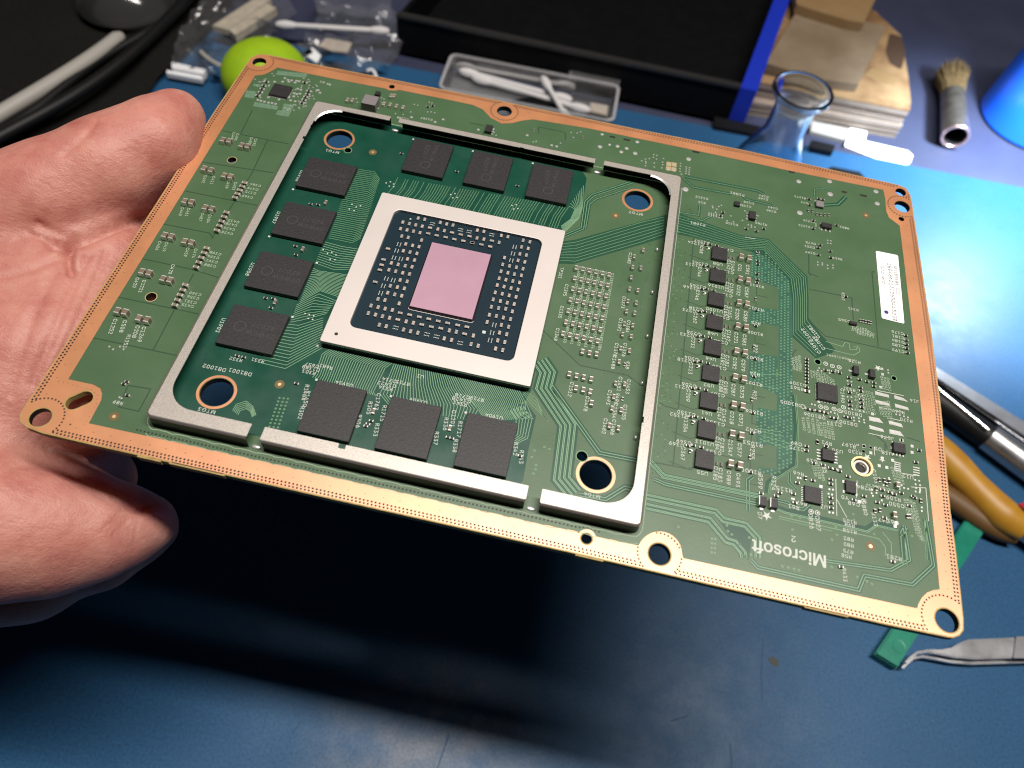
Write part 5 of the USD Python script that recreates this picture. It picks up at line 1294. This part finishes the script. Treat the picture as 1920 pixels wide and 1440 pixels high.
swab((892, 146), (1100, 206), .005, .005, 'cotton swab in the clear case, the nearest of the three lying side by side')
swab((1019, 148), (1066, 226), .010, .009, 'cotton swab lying across the other three in the clear case', True, .0015)
slab('paper_scrap', [(1108, 192), (1140, 198), (1138, 216), (1106, 208)], .002, .006, 'tan_card', 'pale paper scrap in the right end of the clear case', 'paper')
slab('black_part', [(950, 190), (1010, 178), (1062, 196), (1050, 216), (960, 214)], .0016, .004, 'black_plastic', 'dark flat part in the clear case beneath the cotton swabs', 'electronic part')
slab('black_part', [(1100, 212), (1136, 219), (1130, 230), (1090, 226)], .0016, .006, 'black_plastic', 'dark flat part at the right front corner of the clear case', 'electronic part')

# black bin with a blue right wall
BIN = thing('storage_bin'); tag(BIN, 'black storage bin with a blue right side wall at the back of the bench', 'storage bin')
H_ = .025
q0, q1 = T(752, 33, H_)[:2], T(1387, 167, H_)[:2]; u = (q1 - q0) / np.linalg.norm(q1 - q0); w_ = np.array([-u[1], u[0]])
rr_ = T(1450, 0, H_)[:2] - q1; rr_ /= np.linalg.norm(rr_); Lb = .30; back = rr_ * Lb
pl = lambda *a: Polygon([tuple(x) for x in a])
obj('bin_floor', extr(pl(q0, q1, q1 + back, q0 + back), .001, .004), LOOKS['black_plastic'], BIN)
obj('front_wall', extr(pl(q0 - u * .003, q1 - u * .0002, q1 - u * .0002 + rr_ * .003, q0 - u * .003 + rr_ * .003), .0045, H_), LOOKS['black_plastic'], BIN)
obj('front_rim', extr(pl(q0 - u * .003 - w_ * .0012, q1 - u * .0002 - w_ * .0012, q1 - u * .0002 + rr_ * .0034, q0 - u * .003 + rr_ * .0034), H_ + .0002, H_ + .002), LOOKS['rim_highlight'], BIN)
obj('back_wall', extr(pl(q0 + back, q1 + back, q1 + back + rr_ * .003, q0 + back + rr_ * .003), .0045, H_), LOOKS['black_plastic'], BIN)
obj('left_wall', extr(pl(q0 - u * .003 + rr_ * .0035, q0 + rr_ * .0035, q0 + back - rr_ * .0003, q0 + back - u * .003 - rr_ * .0003), .0045, H_), LOOKS['black_plastic'], BIN)
obj('right_wall', extr(pl(q1 + u * .0002, q1 + u * .0105, q1 + back + u * .0105, q1 + back + u * .0002), .0005, H_ + .001), LOOKS['bin_blue'], BIN)
slab('black_strip', [(1340, 218), (1440, 240), (1436, 255), (1338, 236)], -.0024, .003, 'cable_black', 'dark strip standing in for the shadow of the storage bin beside the glass flask', 'strip')  # dark slab added in place of the bin's shadow
slab('black_strip', [(1522, 262), (1566, 272), (1562, 285), (1520, 276)], .0002, .004, 'cable_black', 'short dark strip on the mat edge just right of the glass flask', 'strip')
slab('black_clip', [(1548, 318), (1560, 312), (1612, 322), (1624, 334), (1600, 345), (1540, 332)], .0002, .006, 'cable_black', 'black flat clip showing behind the far edge of the circuit board', 'clip')

# wood offcuts
def ply(L, h0, h1, label, top, layers=('ply_pale', 'ply_dark', 'ply_pale')):
    o = thing('plywood_board'); tag(o, label, 'plywood')
    g = tp(L, h1); n = len(layers)
    for k, lk in enumerate(layers):
        a, b = h0 + (h1 - .0012 - h0) * k / n, h0 + (h1 - .0012 - h0) * (k + 1) / n
        obj('ply_layer', extr(g.buffer(-.0003 * (k % 2)), a + .00002, b), LOOKS[lk], o)
    obj('top_veneer', extr(g, h1 - .0012, h1), LOOKS[top], o)
    return o


ply([(1395, 190), (1540, 210), (1692, 236), (1688, 110), (1440, 60)], -.0024, .0075, 'bottom plywood board of the wood stack behind the flask', 'ply_pale', ('ply_pale', 'ply_dark', 'ply_pale', 'ply_dark', 'ply_pale'))
PA = ply([(1405, 150), (1561, 179), (1706, 207), (1708, 190), (1703, 143), (1690, 67), (1640, 20), (1470, -40)], .0082, .0185, 'burnt plywood board second from the bottom of the wood stack', 'ply_top')
for L_, k in (([(1668, 62), (1690, 68), (1698, 100), (1690, 132), (1668, 118), (1660, 96)], 0), ([(1620, 140), (1634, 128), (1660, 132), (1690, 150), (1664, 158), (1640, 150)], 1), ([(1418, 120), (1436, 130), (1470, 140), (1465, 146), (1412, 136)], 2)):
    obj('burn_mark', sheet(tp(L_, .0186).buffer(-.002).buffer(.002), .01856), LOOKS['scorch' if k != 1 else 'pine_old'], PA)
w1 = slab('wood_block', [(1436, 118), (1500, 10), (1662, 50), (1610, 158), (1530, 148)], .0188, .0245, 'pine', 'pale flat wood block on top of the burnt plywood board', 'wood block')
slab('wood_block', [(1484, -60), (1660, -40), (1620, 43), (1590, 38), (1520, 17), (1494, 8)], .0248, .031, 'pine_old', 'yellowish wood offcut topmost on the wood stack at the picture edge', 'wood block')

# glass flask
FH = .070
rc = T(1506, 170, FH)
out = [(.0240, .0015), (.0252, .004), (.0250, .008), (.0215, .018), (.0165, .030), (.0118, .041), (.0108, .046), (.0108, .060), (.0120, .064), (.0150, .067), (.0162, .0688), (.0160, .0704)]
inn = [(.0140, .0704), (.0132, .0690), (.0105, .064), (.0092, .060), (.0092, .046), (.0102, .041), (.0149, .030), (.0199, .018), (.0233, .008), (.0232, .0045), (.0220, .0030), (1e-5, .0030)]
fl = lathe([(1e-5, .0004), (.0200, .0004)] + out + inn, 56); fl.apply_translation([rc[0], rc[1], 0])
tag(obj('glass_flask', fl, LOOKS['glass'], smooth=50), 'small clear glass conical flask standing behind the circuit board', 'flask')

# white plastic clip
slab('white_bracket', [(1584, 274), (1594, 240), (1626, 247), (1621, 264), (1702, 283), (1711, 291), (1707, 304), (1694, 307), (1640, 296)], -.0024, -.0006, 'paper_white', 'bright white L-shaped plastic piece lying at the back edge of the mat', 'plastic piece')
slab('film_strip', [(1522, 226), (1592, 242), (1584, 262), (1520, 246)], -.0022, .0006, 'white_rod', 'pale strip between the glass flask and the white L-shaped piece', 'strip')

# brush
BR = thing('brush'); tag(BR, 'short brush with a metal ferrule and brown bristles lying on the table', 'brush')
a, b = T(1791, 256, .0075), T(1786, 178, .0075); ax = (b - a) / np.linalg.norm(b - a)
R0 = .0085
tt = [a, a + ax * .002, a + (b - a) * .5, b]
obj('ferrule', tube(np.array(tt), [R0 * .96, R0, R0 * .93, R0 * .86], 28, False), LOOKS['brass_steel'], BR, smooth=50)
obj('ferrule_inside', tube(np.array([a + ax * .0005, a + ax * .018, a + ax * .019]), [R0 * .80, R0 * .78, .0005], 28, False), LOOKS['chip_side'], BR, smooth=50)
tor = trimesh.creation.torus(R0 * .89, R0 * .11, 32, 10)
zz = np.cross([0, 0, 1.0], ax); 
tor.apply_transform(trimesh.geometry.align_vectors([0, 0, 1], ax)); tor.apply_translation(a)
obj('ferrule_rim', tor, LOOKS['copper_pink'], BR, smooth=True)
hairs = []
sx = np.cross(ax, [0, 0, 1.0]); sx /= np.linalg.norm(sx); sz = np.cross(sx, ax)
for k in range(900):
    r, an = R0 * .8 * math.sqrt(random.random()), random.uniform(0, 2 * math.pi)
    o1 = sx * math.cos(an) * r + sz * math.sin(an) * r
    L_ = random.uniform(.020, .027)
    hairs.append(tube(np.array([b + o1, b + o1 * 1.22 + ax * L_ * .5, b + o1 * random.uniform(1.15, 1.75) + ax * L_]), [.0006, .0006, .00025], 4))
tag(obj('bristles', cat(hairs), LOOKS['bristle'], BR), kind='stuff')

# blue cup
bc = T(1934, 222, 0)
cup = lathe([(1e-5, -.0022), (.0320, -.0022), (.0342, -.0005), (.0342, .001), (.0300, .066), (.0304, .0672), (.0294, .0680), (.0284, .066), (.0315, .004), (1e-5, .003)], 56)
cup.apply_translation([bc[0], bc[1], 0])
tag(obj('blue_cup', cup, LOOKS['cup_blue'], smooth=40), 'cobalt blue plastic cup standing on the table at the right edge', 'cup')

# green strip, tweezers, tools at the right
gs = tp([(1641, 1226), (1683, 1252), (1848, 994), (1812, 974)], .005)
GST = thing('green_strip'); tag(GST, 'translucent green plastic strip passing under the near right corner of the board', 'plastic strip')
obj('strip_body', cat([extr(gs, .0002, .0042), extr(gs.buffer(-.0006), .0042, .0048)]), LOOKS['green_plastic'], GST)
c = T(1686, 1212, .005); obj('strip_dimple', disc_mesh(c[0], c[1], .0028, .00485, 18, -.0004), LOOKS['green_plastic'], GST, smooth=True)
obj('strip_end_bar', extr(tp([(1641, 1226), (1683, 1252), (1688, 1245), (1646, 1219)], .005).buffer(-.0003), .0049, .0056), LOOKS['green_plastic'], GST)
TW = thing('tweezers'); tag(TW, 'curved steel tweezers with a bent fine tip resting beside the green strip', 'tweezers')
L_ = [(1697, 1241), (1706, 1231), (1718, 1222), (1740, 1217.5), (1765, 1218), (1785, 1214), (1800, 1205), (1816, 1199), (1980, 1192), (1980, 1232), (1830, 1236), (1792, 1233), (1762, 1227), (1738, 1223), (1721, 1226), (1708, 1237), (1701, 1244)]
ty = tp(L_, .008)
obj('arm', cat([extr(ty, .0066, .0080), extr(ty.buffer(-.0004), .0080, .0084)]), LOOKS['steel'], TW)
obj('arm', extr(affinity.translate(ty, .0004, -.0012), .0022, .0042), LOOKS['steel'], TW)
obj('grip', extr(tp([(1905, 1194), (1985, 1190), (1985, 1236), (1900, 1234)], .009), .0085, .0092), LOOKS['grey_metal'], TW)

PEN = thing('marker_pen'); tag(PEN, 'black bodied pen with a silver cap lying on the mat right of the board', 'pen')
def seg(a, b, ra, rb, h, n=24):
    A, B = T(*a, h), T(*b, h); t = np.linspace(0, 1, 6)
    return tube(A + (B - A) * t[:, None], ra + (rb - ra) * t, n)
obj('barrel', seg((1700, 712), (1856, 822), .0062, .0062, .0065), LOOKS['cable_black'], PEN, smooth=50)
obj('cap', seg((1852, 819), (1990, 918), .0068, .0072, .0072), LOOKS['steel'], PEN, smooth=50)
obj('clip', seg((1750, 722), (1853, 806), .0011, .0011, .0132, 10), LOOKS['chrome'], PEN, smooth=50)
slab('steel_rule', [(1700, 656), (1752, 686), (1960, 815), (1960, 842), (1752, 705), (1700, 672)], .0105, .012, 'grey_metal', 'flat grey steel bar lying behind the black pen', 'steel bar')
line_thing('steel_rod', [(1700, 668), (1756, 709), (1850, 775), (1980, 868)], .0042, 'chrome', 'shiny steel rod lying between the grey steel bar and the black pen', 'rod', [.0045] * 4)

PL = thing('pliers'); tag(PL, 'pliers with worn yellow dipped handles lying right of the circuit board', 'pliers')
def handle(P_, R_, h):
    return tube(spline([T(a, b, h) for a, b in P_], 28), np.interp(np.linspace(0, 1, 28), np.linspace(0, 1, len(R_)), R_), 18)
hd1 = handle([(1700, 812), (1760, 850), (1800, 888), (1850, 938), (1890, 975), (1915, 990)], [.0060, .0078, .0080, .0078, .0070, .0074, .0080, .0062], .0095)
obj('handle', hd1, LOOKS['yellow_grip'], PL, smooth=60)
hd2 = handle([(1700, 895), (1770, 928), (1820, 962), (1860, 988), (1900, 1002)], [.0045, .0052, .0052, .0050, .0046], .0050)
mat('shaded_grip', (.12, .060, .016), rough=.55)  # darker copy of the yellow grip: the lower handle's shade put into its colour
obj('handle', hd2, LOOKS['shaded_grip'], PL, smooth=60)
obj('shank', seg((1905, 985), (2010, 1062), .0045, .0040, .007), LOOKS['steel'], PL, smooth=50)
slab('red_cap', [(1910, 945), (1935, 938), (1960, 955), (1940, 972)], .0005, .008, 'red_plastic', 'red plastic tip showing beside the yellow pliers handle', 'cap')
